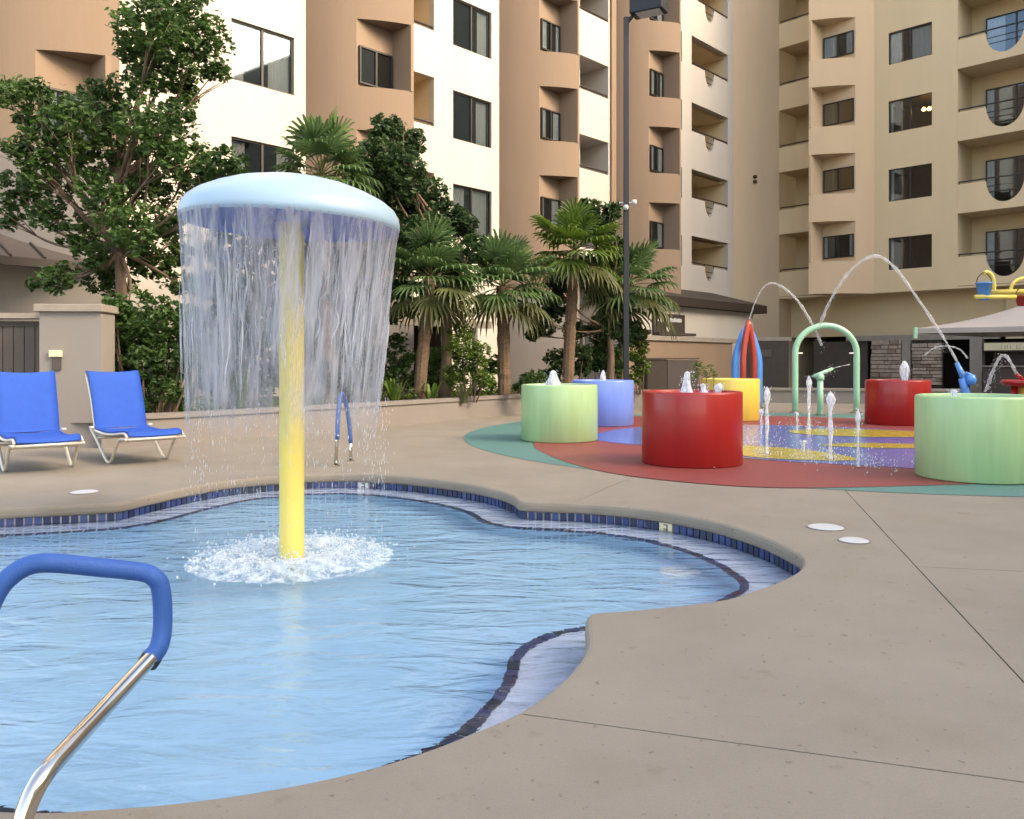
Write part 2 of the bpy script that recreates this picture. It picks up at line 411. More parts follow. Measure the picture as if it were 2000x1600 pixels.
# ------------------------------------------------------------------ ground: concrete deck in saw-cut panels
deck = tag(empty('deck'), kind='structure')
hole = offset(OUT, .032)
big = [(-90,-30), (90,-30), (90,130), (-90,130)]
base = cdt_fill(big, hole, 0)
def half(co, no, shift=.004):
    no = Vector((no[0], no[1], 0)).normalized(); return Vector((co[0], co[1], 0)) + no * shift, no
J1 = ((3.16,7.9), (.97,-.245)); J2 = ((.03,3.0), (.31,.95)); J3 = ((2.56,5.14), (.2,.98)); J4 = ((.84,8.15), (.91,-.41))
neg = lambda j: (j[0], (-j[1][0], -j[1][1]))
for cuts in ((J1, J3), (J1, neg(J3)), (neg(J1), neg(J2)), (neg(J1), J2, J4), (neg(J1), J2, neg(J4))):
    bm = bmesh.new()
    vv = [bm.verts.new(v) for v in base.v]
    for f in base.f:
        try: bm.faces.new([vv[i] for i in f])
        except ValueError: pass
    for j in cuts:
        co, no = half(*j)
        bmesh.ops.bisect_plane(bm, geom=bm.verts[:] + bm.edges[:] + bm.faces[:], plane_co=co, plane_no=-no, clear_outer=True)
    bmesh.ops.recalc_face_normals(bm, faces=bm.faces[:])
    if bm.faces and sum(f.normal.z for f in bm.faces) < 0: bmesh.ops.reverse_faces(bm, faces=bm.faces[:])
    edges = [e for e in bm.edges if len(e.link_faces) == 1]
    ex = bmesh.ops.extrude_edge_only(bm, edges=edges)
    for v in ex['geom']:
        if isinstance(v, bmesh.types.BMVert): v.co.z -= .03
    me = bpy.data.meshes.new('deck_panel'); bm.to_mesh(me); bm.free(); me.materials.append(M['concrete'])
    o = bpy.data.objects.new('deck_panel', me); COL.objects.link(o); o.parent = deck
bed = cdt_fill(big, offset(OUT, .06), -.028).build('joint_bed', M['joint'], deck)

pool = tag(empty('pool_basin', (0, 0, 0)), kind='structure')
cp = MB(); prof = [(.034,0), (.018,-.003), (.006,-.014), (0,-.036), (.001,-.068), (.008,-.088), (.024,-.099), (.07,-.102)]
rings = [(offset(OUT, d), z) for d, z in prof]
for (A, za), (B, zb) in zip(rings, rings[1:]): ring(cp, B, zb, A, za)
cp.build('coping_nose', M['concrete'], pool, smooth=True)
ws = MB(); WO = offset(OUT, .05)
ring(ws, WO, -.30, WO, -.05); ws.build('waterline_backing', M['grout'], pool)
# shelf between wall and step edge, filled as polygon with hole
shelf = cdt_fill([(p.x, p.y) for p in WO], [(p.x, p.y) for p in INN], -.245).build('shelf', M['shelf'], pool)
rs = MB(); ring(rs, INN, -.62, INN, -.245); rs.build('step_riser', M['plaster'], pool)
fl = cdt_fill([(p.x, p.y) for p in INN], None, -.60).build('pool_floor', M['plaster'], pool)

# waterline tiles (each a glazed box) and step-edge tiles
protos = []
for i in range(4):
    for (nm, a, b) in (('waterline_tile', (-.028,-.008,-.075), (.028,.006,.042)), ('step_tile', (-.040,-.03,-.022), (.040,.03,.012))):
        me_o = MB().box(a, b); me = bpy.data.meshes.new(nm); me.from_pydata(me_o.v, [], me_o.f); me.materials.append(M['tile%d' % i]); protos.append(me)
wt = resample(offset(OUT, .036), .072); wn = normals(wt)
mark = gp(1288, 1008, -.1); mark2 = gp(698, 940, -.1)
marker_mesh = {}
def in_view(p): return abs(p.x) < p.y * .66 + .3
near_i = {min(range(len(wt)), key=lambda i: (wt[i].x-m_.x)**2 + (wt[i].y-m_.y)**2): n_ for m_, n_ in ((gp(1288, 997), 'yellow'), (gp(698, 927), 'white'))}
skip = {i + 1 for i in near_i}
for i, (p, q) in enumerate(zip(wt, wn)):
    if not in_view(p) or q.y < -.25 or i in skip: continue       # near side tiles face away and are hidden by the deck
    me = protos[2 * rng.choice((0, 0, 1, 1, 2, 3))]
    if i in near_i:
        p = (wt[i] + wt[i+1])/2; mm = MB().box((-.062,-.012,-.077), (.062,.006,.044))
        me = bpy.data.meshes.new('depth_marker_tile'); me.from_pydata(mm.v, [], mm.f); me.materials.append(M['sign'] if near_i[i] == 'yellow' else M['white_pl']); marker_mesh[near_i[i]] = (p, q)
    o = bpy.data.objects.new(me.name.split('.')[0], me); COL.objects.link(o); o.parent = pool
    o.location = (p.x, p.y, -.145 + rng.uniform(-.002, .002)); o.rotation_euler = (0, 0, math.atan2(q.x, -q.y) + math.pi)
for c, (p, q) in marker_mesh.items():               # the dark figure on the marker tile
    rz = math.atan2(q.x, -q.y) + math.pi
    g = MB()
    for a, b in (((-.02,-.016,.03), (.02,-.0125,.038)), ((.012,-.016,-.03), (.02,-.0125,.03)), ((-.02,-.016,-.005), (.012,-.0125,.003)), ((-.02,-.016,-.038), (.02,-.0125,-.03))): g.box(a, b)
    o = g.build('marker_figure', M['dark_brown'], pool); o.location = (p.x, p.y, -.148); o.rotation_euler = (0, 0, rz)
st = resample(offset(INN, .02), .092); sn = normals(st)
for p, q in zip(st, sn):
    if not in_view(p): continue
    o = bpy.data.objects.new('step_tile', protos[2 * rng.choice((0, 1, 1, 3)) + 1]); COL.objects.link(o); o.parent = pool
    o.location = (p.x, p.y, -.243 + rng.uniform(-.004, .004)); o.rotation_euler = (0, 0, math.atan2(q.x, -q.y) + rng.uniform(-.08, .08))

wm = cdt_fill([(p.x, p.y) for p in offset(OUT, .045)], None, WL)
water = tag(wm.build('water', M['water']), kind='structure')
# underwater light discs / drain covers
def disc(name, c, r, h, m_, label, cat, group=None):
    b = MB().lathe([(0, h), (r*.86, h), (r, h*.5), (r, 0)], seg=28)
    o = b.build(name, m_, None, smooth=False); o.location = c; tag(o, label, cat, group); return o
disc('main_drain_cover', Vector((1.22, 6.15, -.60)), .15, .03, mat('bright_white_plastic', (.88, .90, .90), .4), 'round white drain cover under the water on the pool floor', 'drain cover')
l1 = disc('skimmer_lid', gp(1613, 1031), .128, .012, M['white_pl'], 'larger round white skimmer lid in the deck beside the curved pool edge', 'lid', 'white lids in the deck')
l2 = disc('skimmer_lid', gp(1668, 1057), .10, .012, M['white_pl'], 'smaller round white skimmer lid in the deck near the long joint', 'lid', 'white lids in the deck')
l3 = disc('skimmer_lid', gp(165, 962), .125, .012, M['white_pl'], 'round white skimmer lid in the deck in front of the blue loungers', 'lid', 'white lids in the deck')
for lo_, rr in ((l1, .128), (l2, .10), (l3, .125)):
    MB().lathe([(rr*1.02, .001), (rr*1.02, .008), (rr*1.10, .008), (rr*1.10, .001)], seg=28).build('lid_rim', M['garden_wall'], lo_)
    for a in (): MB().box((a*rr*.5-.012, -.012, .0122), (a*rr*.5+.012, .012, .0145)).build('finger_hole', M['taupe'], lo_)

# ------------------------------------------------------------------ splash pad floor
pad = tag(empty('splash_pad', (5.6, 14.2, 0)), kind='structure')
def blob(pts, z, name, m_):
    P = smooth_path([(x - 5.6, y - 14.2, 0) for x, y in pts], 8, closed=True)
    cdt_fill([(p.x, p.y) for p in P], None, z).build(name, m_, pad)
circ = [(5.6 + 6.4*math.cos(a)*1.0, 14.2 + 6.45*math.sin(a)) for a in np.linspace(0, 2*math.pi, 24, endpoint=False)]
blob(circ, .004, 'teal_surface', M['teal_pad'])
blob([(.32,12.8), (.5,11.2), (.95,9.75), (1.65,8.85), (2.7,8.35), (4.4,8.55), (6,8.9), (8,9.6), (9.6,12), (9.2,16), (7,19), (3.6,19.6), (1.4,18), (.6,15.4)], .008, 'red_surface', M['red_pad'])
blob([(1.3,13.6), (2.2,12.2), (3.0,10.9), (4,10.2), (5.2,9.7), (6.5,10.2), (7.6,12), (7.3,15), (5.6,16.4), (3.6,16.6), (2.0,15.6)], .012, 'blue_surface', M['blue_pad'])
blob([(2.9,11.5), (3.2,10.9), (3.7,10.65), (4.3,10.6), (4.4,11.1), (4.1,11.9), (3.5,12.5), (3.0,12.3)], .016, 'yellow_surface', M['yellow_pad'])
blob([(4.9,14.6), (5.6,14.0), (6.6,13.9), (7.4,14.4), (7.0,15.2), (6.0,15.6), (5.1,15.3)], .016, 'yellow_surface', M['yellow_pad'])
blob([(4.6,12.5), (5.4,12.1), (6.6,12.2), (6.9,12.6), (6.0,12.75), (5.2,12.9)], .016, 'yellow_surface', M['yellow_pad'])

# ------------------------------------------------------------------ the two hotel wings
def wall_grid(mb, s0, s1, z0, z1, holes, y=0.0, t=.22):
    """front faces of a wall with rectangular openings plus their reveals"""
    xs = sorted({s0, s1, *[h[0] for h in holes], *[h[1] for h in holes]}); xs = [x for x in xs if s0 <= x <= s1]
    zs = sorted({z0, z1, *[h[2] for h in holes], *[h[3] for h in holes]}); zs = [z for z in zs if z0 <= z <= z1]
    for xa, xb in zip(xs, xs[1:]):
        for za, zb in zip(zs, zs[1:]):
            cx, cz = (xa+xb)/2, (za+zb)/2
            if any(h[0] < cx < h[1] and h[2] < cz < h[3] for h in holes): continue
            mb.quad((xa, y, za), (xb, y, za), (xb, y, zb), (xa, y, zb))
    for a, b, c, d in [h[:4] for h in holes]:
        mb.quad((a, y, c), (a, y, d), (a, y+t, d), (a, y+t, c)); mb.quad((b, y, c), (b, y+t, c), (b, y+t, d), (b, y, d))
        mb.quad((a, y, c), (a, y+t, c), (b, y+t, c), (b, y, c)); mb.quad((a, y, d), (b, y, d), (b, y+t, d), (a, y+t, d))
def recess(mb, a, b, c, d, y0, y1):
    mb.quad((a, y1, c), (b, y1, c), (b, y1, d), (a, y1, d))
    mb.quad((a, y0, c), (a, y1, c), (a, y1, d), (a, y0, d)); mb.quad((b, y0, c), (b, y0, d), (b, y1, d), (b, y1, c))
    mb.quad((a, y0, c), (b, y0, c), (b, y1, c), (a, y1, c)); mb.quad((a, y0, d), (a, y1, d), (b, y1, d), (b, y0, d))
def pleats(a, b, z0, z1, y, amp=.025, n=None):
    n = n or max(6, int((b-a)/.05)); mb = MB()
    for i in range(n):
        xa, xb = a + (b-a)*i/n, a + (b-a)*(i+1)/n
        ya, yb = y + (amp if i % 2 else 0), y + (0 if i % 2 else amp)
        mb.quad((xa, ya, z0), (xb, yb, z0), (xb, yb, z1), (xa, ya, z1))
    return mb
def window(parent, a, b, c, d, y, left=.0, right=.0, cur='curtain', mull=.5, room=True, lamps=False, co=.12, amp=.025):
    """aluminium slider: frame > pane x2, curtains and the dim room behind"""
    t = .045; fm = MB()
    fm.box((a, y-.03, d-t), (b, y+.05, d)); fm.box((a, y-.03, c), (b, y+.05, c+t))
    fm.box((a, y-.03, c+t), (a+t, y+.05, d-t)); fm.box((b-t, y-.03, c+t), (b, y+.05, d-t))
    m = a + (b-a)*mull; fm.box((m-.03, y-.028, c+t), (m+.03, y+.048, d-t))
    f = fm.build('window', M['frame'], parent)
    for p, q in ((a+t, m-.03), (m+.03, b-t)):
        MB().quad((p, y+.009, c+t), (q, y+.009, c+t), (q, y+.009, d-t), (p, y+.009, d-t)).build('pane', M['glass'], f)
    if left > 0: pleats(a+t, a+t+(b-a)*left, c+t, d-t, y+co, amp).build('curtain', M[cur], f)
    if right > 0: pleats(b-t-(b-a)*right, b-t, c+t, d-t, y+co, amp).build('curtain', M[cur], f)
    if room:
        mb = MB(); recess(mb, a-.3, b+.3, c-.5, d+.15, y+.06, y+2.2)
        mb.build('dim_room_backing', M['room'], f)
    if lamps:
        for i in range(4):
            MB().lathe([(.02, .1), (.10, 0), (.06, -.06), (0, -.06)], ((a+(b-a)*(.62+.1*i)), y+.9+.1*(i % 2), d-.38), 12).build('lamp_shade', M['lit'], f, True)
    return f
lit = bpy.data.materials.new('lit_lamp_glass'); lit.use_nodes = True
lit.node_tree.nodes['Principled BSDF'].inputs['Base Color'].default_value = (.8, .6, .35, 1)
lit.node_tree.nodes['Principled BSDF'].inputs['Emission Color'].default_value = (1, .62, .25, 1)
lit.node_tree.nodes['Principled BSDF'].inputs['Emission Strength'].default_value = 2.2
M['lit'] = lit

def bez(P0, P1, P2, t):
    return tuple((1-t)**2*a + 2*t*(1-t)*b + t*t*c for a, b, c in zip(P0, P1, P2))
def bay(parent, s0, wd, p, b, floors, zbot, ztop, m_, sign=1, sill=1.2, top=3.03, win=(1.3, 2.32), curs=(), fin=.10, shape=(.26, .69), base_z=-1):
    """quarter-round projecting bay; on every floor a window niche is carved out of it.
    sign=1: curve starts at s0 and swells towards +s; -1: towards -s. local y is inward, so out = -y"""
    P0, P1, P2 = (0, 0), (wd*shape[0], p*shape[1]), (wd, p)
    N = 22; curve = [bez(P0, P1, P2, i/N) for i in range(N+1)]
    X = lambda u: s0 + sign*u
    def poly(pts):
        q = [(X(u), -o) for u, o in pts]
        return q if sign > 0 else q[::-1]
    full = curve + [(wd, -.12), (0, -.12)]
    # niche: everything further out than b, between the tip of the curve and the end fin
    tip = next(i for i, (u, o) in enumerate(curve) if o >= b)
    u0, o0 = curve[tip-1]; u1, o1 = curve[tip]; ut = u0 + (u1-u0)*(b-o0)/(o1-o0)
    core = curve[:tip] + [(ut, b), (wd-fin, b)]
    end = [c for c in curve if c[0] > wd-fin]
    of = next(o for u, o in curve if u >= wd-fin)
    core += [(wd-fin, of)] + end + [(wd, -.12), (0, -.12)]
    mb = MB(); z = zbot
    if base_z > zbot:
        MB().prism(poly(full), zbot, base_z).build('bay_base', M['planter'], parent); z = base_z
    for fl_ in floors:
        za, zb = fl_+sill, fl_+top
        if za > z: mb.prism(poly(full), z, za)
        mb.prism(poly(core), za, zb); z = zb
    mb.prism(poly(full), z, ztop)
    o = mb.build('projecting_bay', m_, parent)
    a, bb = sorted((X(ut+.06), X(wd-fin-.06)))
    for i, fl_ in enumerate(floors):
        lf, rt, cu = curs[i % len(curs)] if curs else (.3, .3, 'curtain')
        window(parent, a, bb, fl_+win[0], fl_+win[1], -b-.05, lf, rt, cu, room=False, co=.018, amp=.014)
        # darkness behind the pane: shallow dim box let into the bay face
        MB().box((a+.045, -b-.008, fl_+win[0]+.045), (bb-.045, -b-.004, fl_+win[1]-.045)).build('dim_room_backing', M['room'], parent)
    return o
def notch_parapet(parent, a, b, z0, z1, m_, cx, rx, dep, t=.16, y=0.):
    pts = [(a, z0), (b, z0), (b, z1), (cx+rx, z1)]
    pts += [(cx + rx*math.cos(an), z1 - dep*math.sin(an)) for an in np.linspace(0, math.pi, 18)[1:-1]]
    pts += [(cx-rx, z1), (a, z1)]
    # split at the notch so every polygon is simple to fill
    mb = MB()
    arc = [(cx + rx*math.cos(an), z1 - dep*math.sin(an)) for an in np.linspace(0, math.pi, 18)]
    mb.prism_y([(cx+rx, z0), (b, z0), (b, z1), (cx+rx, z1)], y, y+t)
    mb.prism_y([(a, z0), (cx-rx, z0), (cx-rx, z1), (a, z1)], y, y+t)
    for (xa, za), (xb, zb) in zip(arc, arc[1:]):
        mb.prism_y([(xb, z0), (xa, z0), (xa, za), (xb, zb)], y, y+t)
    o = mb.build('parapet', m_, parent)
    r = MB()
    r.tube([(a+.03, y+.04, z1+.10), (b-.03, y+.04, z1+.10)], .032, 6)
    r.tube([(cx-rx, y+.08, z1-.22), (cx+rx, y+.08, z1-.22)], .018, 6); r.tube([(cx-rx*.86, y+.08, z1-.46), (cx+rx*.86, y+.08, z1-.46)], .018, 6)
    for x in (a+.05, cx-rx, cx+rx, b-.05): r.tube([(x, y+.04, z1-.05), (x, y+.04, z1+.10)], .02, 6)
    r.build('handrail', M['rail'], parent)
    return o

FL = [4.5, 7.5, 10.5, 13.5, 16.5]
# ---- left wing: cream wall with tan quarter-round bays
dL = Vector((.676, .737, 0)).normalized(); OL = Vector((-7.1, 21.4, 0))
LW = empty('hotel_wing', OL, math.atan2(dL.y, dL.x))
tag(LW, 'cream hotel wing with tan quarter-round bays rising behind the palms and planter', 'building')
holes = []; win = []
for f_ in (4.5, 7.5, 10.5):
    win.append((-.01, 1.83, f_+.92, f_+2.47)); win.append((7.71, 9.49, f_+.92, f_+2.47))
slit = [(20.75, 21.62, f_+1.0, f_+2.35) for f_ in FL]
h1 = [(4.9, 6.89, f_+1.12, f_+2.66) for f_ in (4.5, 7.5, 10.5)]
h2 = [(12.0, 16.12, f_+1.1, f_+2.38) for f_ in (4.5, 7.5, 10.5, 13.5)]
h3 = [(22.44, 25.79, f_+.28, f_+2.42) for f_ in FL]
doors = [(4.6, 7.4, .35, 2.55), (12.2, 14.6, .35, 2.5)]
mb = MB(); wall_grid(mb, -9.0, 26.3, 0, 22.5, win + slit + h1 + h2 + h3 + doors)
mb.box((-9, .3, 22.2), (26.3, 14, 22.6)); mb.quad((-9, 0, 0), (-9, 0, 22.5), (-9, 14, 22.5), (-9, 14, 0))
mb.build('wall', M['white_wall'], LW)
cl = {(-.01, 7.5): (.22, .34), (-.01, 4.5): (.25, .2), (7.71, 10.5): (.05, .25), (7.71, 7.5): (.05, .28), (7.71, 4.5): (.36, .42)}
for (a, b, c, d) in win:
    lf, rt = cl.get((a, round(c-.92, 1)), (.2, .3)); window(LW, a, b, c, d, .09, lf, rt)
for (a, b, c, d) in slit: window(LW, a, b, c, d, .09, 0, 0)
for hs, dep in ((h1, 1.5), (h2, 1.6), (h3, 1.9)):
    for (a, b, c, d) in hs:
        m2 = MB(); recess(m2, a, b, c-1.0, d, .21, dep); m2.build('balcony_recess', M['white_wall'] if hs is h2 else M['sand_wall'], LW)
        r = MB()
        if hs is not h3:
            r.tube([(a+.02, .06, c+.12), (b-.02, .06, c+.12)], .035, 6); r.box((a+.001, .05, c+.001), (b-.001, .10, c+.05))
            r.build('handrail', M['rail'], LW)
for (a, b, c, d) in h2:
    MB().box((a+1.5, .5, c-.95), (a+2.95, .62, d-.01)).build('balcony_screen', M['white_wall'], LW)
for (a, b, c, d) in h3:
    notch_parapet(LW, a+.003, b-.003, c+.003, c+.85, M['white_wall'], 24.05, .42, .66, y=.006)
for (a, b, c, d) in doors:
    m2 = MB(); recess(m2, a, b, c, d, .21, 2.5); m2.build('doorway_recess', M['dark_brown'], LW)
bl = [(.1, .5, 'curtain'), (.2, .3, 'curtain'), (.25, .15, 'curtain')]
bay(LW, -5.75, 2.15, 1.95, 1.16, (4.5, 7.5, 10.5), 0, 22.3, M['tan_wall'], curs=[(.3, .3, 'curtain')], fin=.26, base_z=5.6)
bay(LW, 2.19, 2.18, 1.95, 1.16, (4.5, 7.5, 10.5), 0, 22.3, M['tan_wall'], curs=[(.0, .0, 'curtain')], base_z=3.4)
bay(LW, 9.86, 1.92, 1.95, 1.16, (4.5, 7.5, 10.5, 13.5), 0, 22.3, M['tan_wall'], curs=bl, base_z=3.4)
bay(LW, 16.52, 1.80, 1.95, 1.16, (4.5, 7.5, 10.5, 13.5), 3.7, 22.3, M['tan_wall'], curs=bl)
MB().box((16.22, -.10, 0), (16.52, -.002, 22.3)).build('pilaster', M['tan_wall'], LW)
# ---- right wing
dR = Vector((.69, -.72, 0)).normalized(); OR = Vector((17.2, 36.4, 0))
RW = empty('hotel_wing', OR, math.atan2(dR.y, dR.x))
tag(RW, 'sand coloured hotel wing with round notched balconies above the pool bar', 'building')
FR = [4.5, 7.5, 10.5, 13.5, 16.5]
rwin = [(-.97, .85, f_+.78, f_+2.18) for f_ in FR]
rf = [(1.86, 6.6, f_-.1, f_+2.9) for f_ in FR]
rn = [(-6.2, -3.9, f_-.1, f_+2.9) for f_ in FR]
mb = MB(); wall_grid(mb, -6.2, 46, 4.3, 25, rwin + [(1.86, 6.6, 4.38, 19.4), (-6.2, -3.9, 4.38, 19.4)], t=.2)
mb.quad((-6.2, 0, 25), (46, 0, 25), (46, 14, 25), (-6.2, 14, 25)); mb.quad((46, 0, 0), (46, 14, 0), (46, 14, 25), (46, 0, 25))
mb.quad((-6.2, 0, 4.3), (-6.2, 1.6, 4.3), (46, 1.6, 4.3), (46, 0, 4.3))
mb.build('wall', M['sand_wall'], RW)
crt = {4.5: (.06, 0, 0), 7.5: (.07, 0, 0), 10.5: (.05, 0, 1), 13.5: (.24, .46, 0), 16.5: (.2, .3, 0)}
for (a, b, c, d) in rwin:
    lf, rt, lm = crt[round(c-.78, 1)]; window(RW, a, b, c, d, .09, lf, rt, lamps=bool(lm), mull=.5)
for (a, b) in ((1.86, 6.6), (-6.2, -3.9)):
    m2 = MB(); recess(m2, a, b, 4.4, 19.4, .2, 1.7); m2.build('balcony_recess', M['sand_wall'], RW)
for i, f_ in enumerate(FR):
    MB().box((1.863, .02, f_-.1), (6.597, 1.69, f_+.12)).build('balcony_slab', M['sand_wall'], RW)
    notch_parapet(RW, 1.863, 6.597, f_-.1+.003, f_+1.1, M['sand_wall'], 3.62, .70, .92, y=.004)
    window(RW, 2.45, 5.2, f_+.14, f_+2.25, 1.60, .25 if i == 3 else .1, .3, room=False, mull=.42, co=.025)
    MB().box((2.52, 1.665, f_+.2), (5.13, 1.675, f_+2.2)).build('dim_room_backing', M['room'], RW)  # flat dark panel, its colour stands in for the unlit room
    MB().box((-6.197, .02, f_-.1), (-3.903, 1.69, f_+.12)).build('balcony_slab', M['sand_wall'], RW)
    MB().box((-6.197, .004, f_-.097), (-3.903, .18, f_+1.08)).build('parapet', M['sand_wall'], RW)
    r = MB(); r.tube([(-6.15, .09, f_+1.2), (-3.95, .09, f_+1.2)], .032, 6); r.tube([(-6.15, .09, f_+1.08), (-6.15, .09, f_+1.2)], .02, 6); r.build('handrail', M['rail'], RW)
    window(RW, -5.3, -4.1, f_+.2, f_+1.95, 1.60, .2, .2, room=False, co=.025)
    MB().box((-5.25, 1.665, f_+.25), (-4.15, 1.675, f_+1.9)).build('dim_room_backing', M['room'], RW)  # same dark panel: room shade put into its colour
bay(RW, -1.58, 2.10, 1.95, .82, FR[:], 4.28, 24.8, M['rose_wall'], sign=-1, sill=1.2, top=2.98, win=(1.42, 2.42),
    curs=[(.1, .1, 'curtain'), (.45, .45, 'curtain_warm'), (.45, .45, 'curtain_warm'), (.4, .2, 'curtain'), (.3, .3, 'curtain')], shape=(.22, .62))
# unseen return of the wing, added and sized to keep sun off the pool
mb = MB(); hs = []
for f_ in FR:
    for q in range(9): hs.append((-3.5 - q*4.4 - 1.9, -3.5 - q*4.4, f_+.8, f_+2.3))
tmp = MB(); wall_grid(tmp, -42, 0, 0, 23, hs, y=0, t=.3)
mb.v = [(38 + y, x, z) for x, y, z in tmp.v]; mb.f = tmp.f
mb.quad((38.3, 0, 0), (38.3, -42, 0), (38.3, -42, 23), (38.3, 0, 23)); mb.quad((38, 0, 23), (38, -42, 23), (48, -42, 23), (48, 0, 23))
mb.build('added_shade_wing', M['sand_wall'], RW)
# corner wall between the wings (in right-wing coordinates)
inv = Matrix.Translation(OR) @ Matrix.Rotation(math.atan2(dR.y, dR.x), 4, 'Z'); inv.invert()
e0 = inv @ (OL + dL*26.3); e1 = Vector((-6.2, 0, 0))
mb = MB(); mb.quad((e0.x, e0.y, 0), (e1.x, e1.y, 0), (e1.x, e1.y, 25), (e0.x, e0.y, 25)); mb.quad((e1.x, e1.y, 0), (e1.x, 14, 0), (e1.x, 14, 25), (e1.x, e1.y, 25))
mb.build('corner_wall', M['rose_wall'], RW)
cw = (e0 + e1) / 2; cw.z = 10.2
for dz in (0, -.24):
    MB().lathe([(0, -.09), (.09, -.07), (.10, .05), (0, .09)], (cw.x-.02, cw.y-.06, cw.z+dz), 10).build('wall_fixture', M['dark_brown'], RW, True)
# recessed podium band and dark undercroft of the right wing
mb = MB(); mb.box((-7.6, 1.2, 2.45), (3.4, 1.5, 4.3)); mb.box((3.4, .9, 2.2), (46, 1.5, 4.3)); mb.build('podium_band', M['sand_wall'], RW)
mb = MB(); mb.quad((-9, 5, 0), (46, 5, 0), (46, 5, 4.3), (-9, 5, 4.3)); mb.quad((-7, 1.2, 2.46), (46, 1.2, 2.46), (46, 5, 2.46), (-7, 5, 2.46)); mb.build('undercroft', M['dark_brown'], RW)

# ------------------------------------------------------------------ pool bar under the right wing
BAR = empty('pool_bar', OR + dR*0 , math.atan2(dR.y, dR.x))
tag(BAR, 'dark pool bar with stacked stone piers and cream fascia sign under the sand wing', 'bar')
MB().box((-3.2, .70, 2.20), (3.2, .95, 2.44)).build('beam', M['rust_cap'], BAR)
MB().box((2.15, .55, 0), (2.62, .95, 2.20)).build('column', M['rust_cap'], BAR)
MB().box((-.62, .60, 0), (-.28, .90, 2.20)).build('column', M['rust_cap'], BAR)
for (a, b) in ((-2.05, -.66), (-.24, 1.0)):          # stacked-stone piers: each stone its own piece
    z = .25; kk = 0
    MB().box((a+.02, .80, 0), (b-.02, .95, 2.2)).build('pier_core', M['dark_brown'], BAR)
    while z < 2.02:
        h = rng.uniform(.12, .22); x = a + rng.uniform(0, .06)
        while x < b - .12:
            wd = min(rng.uniform(.3, .8), b - x)
            if b - x - wd < .12: wd = b - x
            dp = rng.uniform(.0, .07)
            MB().box((x+.01, .66-dp, z+.012), (x+wd-.01, .80, z+h-.012)).build('stone', M[rng.choice(('stone', 'stone', 'stone2'))], BAR, bevel=.012)
            x += wd
        z += h
MB().box((-4.9, .95, 0), (-2.3, 1.1, 2.2)).build('roller_door', M['taupe'], BAR)
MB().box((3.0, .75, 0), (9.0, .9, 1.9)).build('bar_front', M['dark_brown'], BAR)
for i in range(4):
    MB().box((2.75+i*.66, .36, 1.72), (2.75+i*.66+.645, .42, 2.02)).build('fascia_panel', M['sign'], BAR)
for i, x in enumerate((3.52, 3.6, 3.72, 3.95, 4.2, 4.28, 4.44, 4.62)):
    MB().box((x, .353, 1.76+.02*(i % 3)), (x+.015, .358, 1.90+.03*(i % 2))).build('lettering_stroke', M['dark_brown'], BAR)
MB().box((2.7, .425, 1.66), (5.5, .75, 2.06)).build('fascia_box', M['dark_brown'], BAR)
MB().box((2.9, -.2, 0), (9, .35, 1.05)).build('counter', M['taupe'], BAR)
MB().box((2.8, -.3, 1.05), (9, .4, 1.10)).build('counter_top', M['rust_cap'], BAR)

# low walls behind the splash pad
lw = empty('low_wall', (9.6, 25.5, 0), R(-12)); tag(lw, 'low grey green wall behind the mint arch at the back of the splash pad', 'wall')
MB().box((-3.4, 0, 0), (3.6, .3, .38)).build('wall_body', M['garden_wall'], lw); MB().box((-3.45, -.04, .38), (3.65, .34, .45)).build('wall_cap', M['rust_cap'], lw)

# service building at the end of the left wing
SB = empty('service_building', OL, math.atan2(dL.y, dL.x)); tag(SB, 'low cream service building with brown metal roof at the end of the cream wing', 'building')
mb = MB(); wall_grid(mb, 14.2, 23.6, 0, 3.4, [], y=-2.4); mb.quad((23.6, -2.4, 0), (23.6, 0, 0), (23.6, 0, 3.4), (23.6, -2.4, 3.4)); mb.quad((14.2, -2.4, 0), (14.2, -2.4, 3.4), (14.2, 0, 3.4), (14.2, 0, 0)); mb.build('wall', M['white_wall'], SB)
ws_ = empty('wall_sign', OL, math.atan2(dL.y, dL.x)); tag(ws_, 'dark brown sign with white lettering and pale emblem on the low service building', 'sign')
MB().box((15.6, -2.47, 2.34), (17.65, -2.405, 3.02)).build('board', M['dark_brown'], ws_)
for b_ in (((15.56, -2.50, 3.02), (17.69, -2.405, 3.07)), ((15.56, -2.50, 2.29), (17.69, -2.405, 2.34)), ((15.55, -2.50, 2.29), (15.60, -2.405, 3.07)), ((17.65, -2.50, 2.29), (17.70, -2.405, 3.07))): MB().box(*b_).build('frame', M['taupe'], ws_)
for x0, x1 in ((15.82, 16.5), (16.66, 17.45)):
    x = x0
    while x < x1:
        w_ = rng.uniform(.06, .11); MB().box((x, -2.484, 2.76 + rng.uniform(-.01, .02)), (x+w_, -2.472, 2.90 + rng.uniform(-.02, .03))).build('lettering', M['white_pl'], ws_); x += w_ + .018
MB().lathe([(0, .012), (.10, .010), (.13, 0)], seg=14).build('emblem', M['white_pl'], ws_).matrix_local = Matrix.Translation((16.55, -2.472, 2.52)) @ Matrix.Rotation(R(90), 4, 'X')
mb = MB(); mb.prism_y([(14.0, 3.38), (24.2, 3.38), (24.2, 3.72), (14.0, 3.72)], -2.75, -2.6); mb.quad((14, -2.75, 3.72), (24.2, -2.75, 3.72), (24.2, -.02, 4.45), (14, -.02, 4.45)); mb.quad((14, -2.75, 3.38), (14, -.02, 3.38), (24.2, -.02, 3.38), (24.2, -2.75, 3.38)); mb.build('roof', M['brown_roof'], SB)
sw = empty('screen_wall', OL, math.atan2(dL.y, dL.x)); tag(sw, 'tan screen wall with cap in front of the low service building', 'wall')
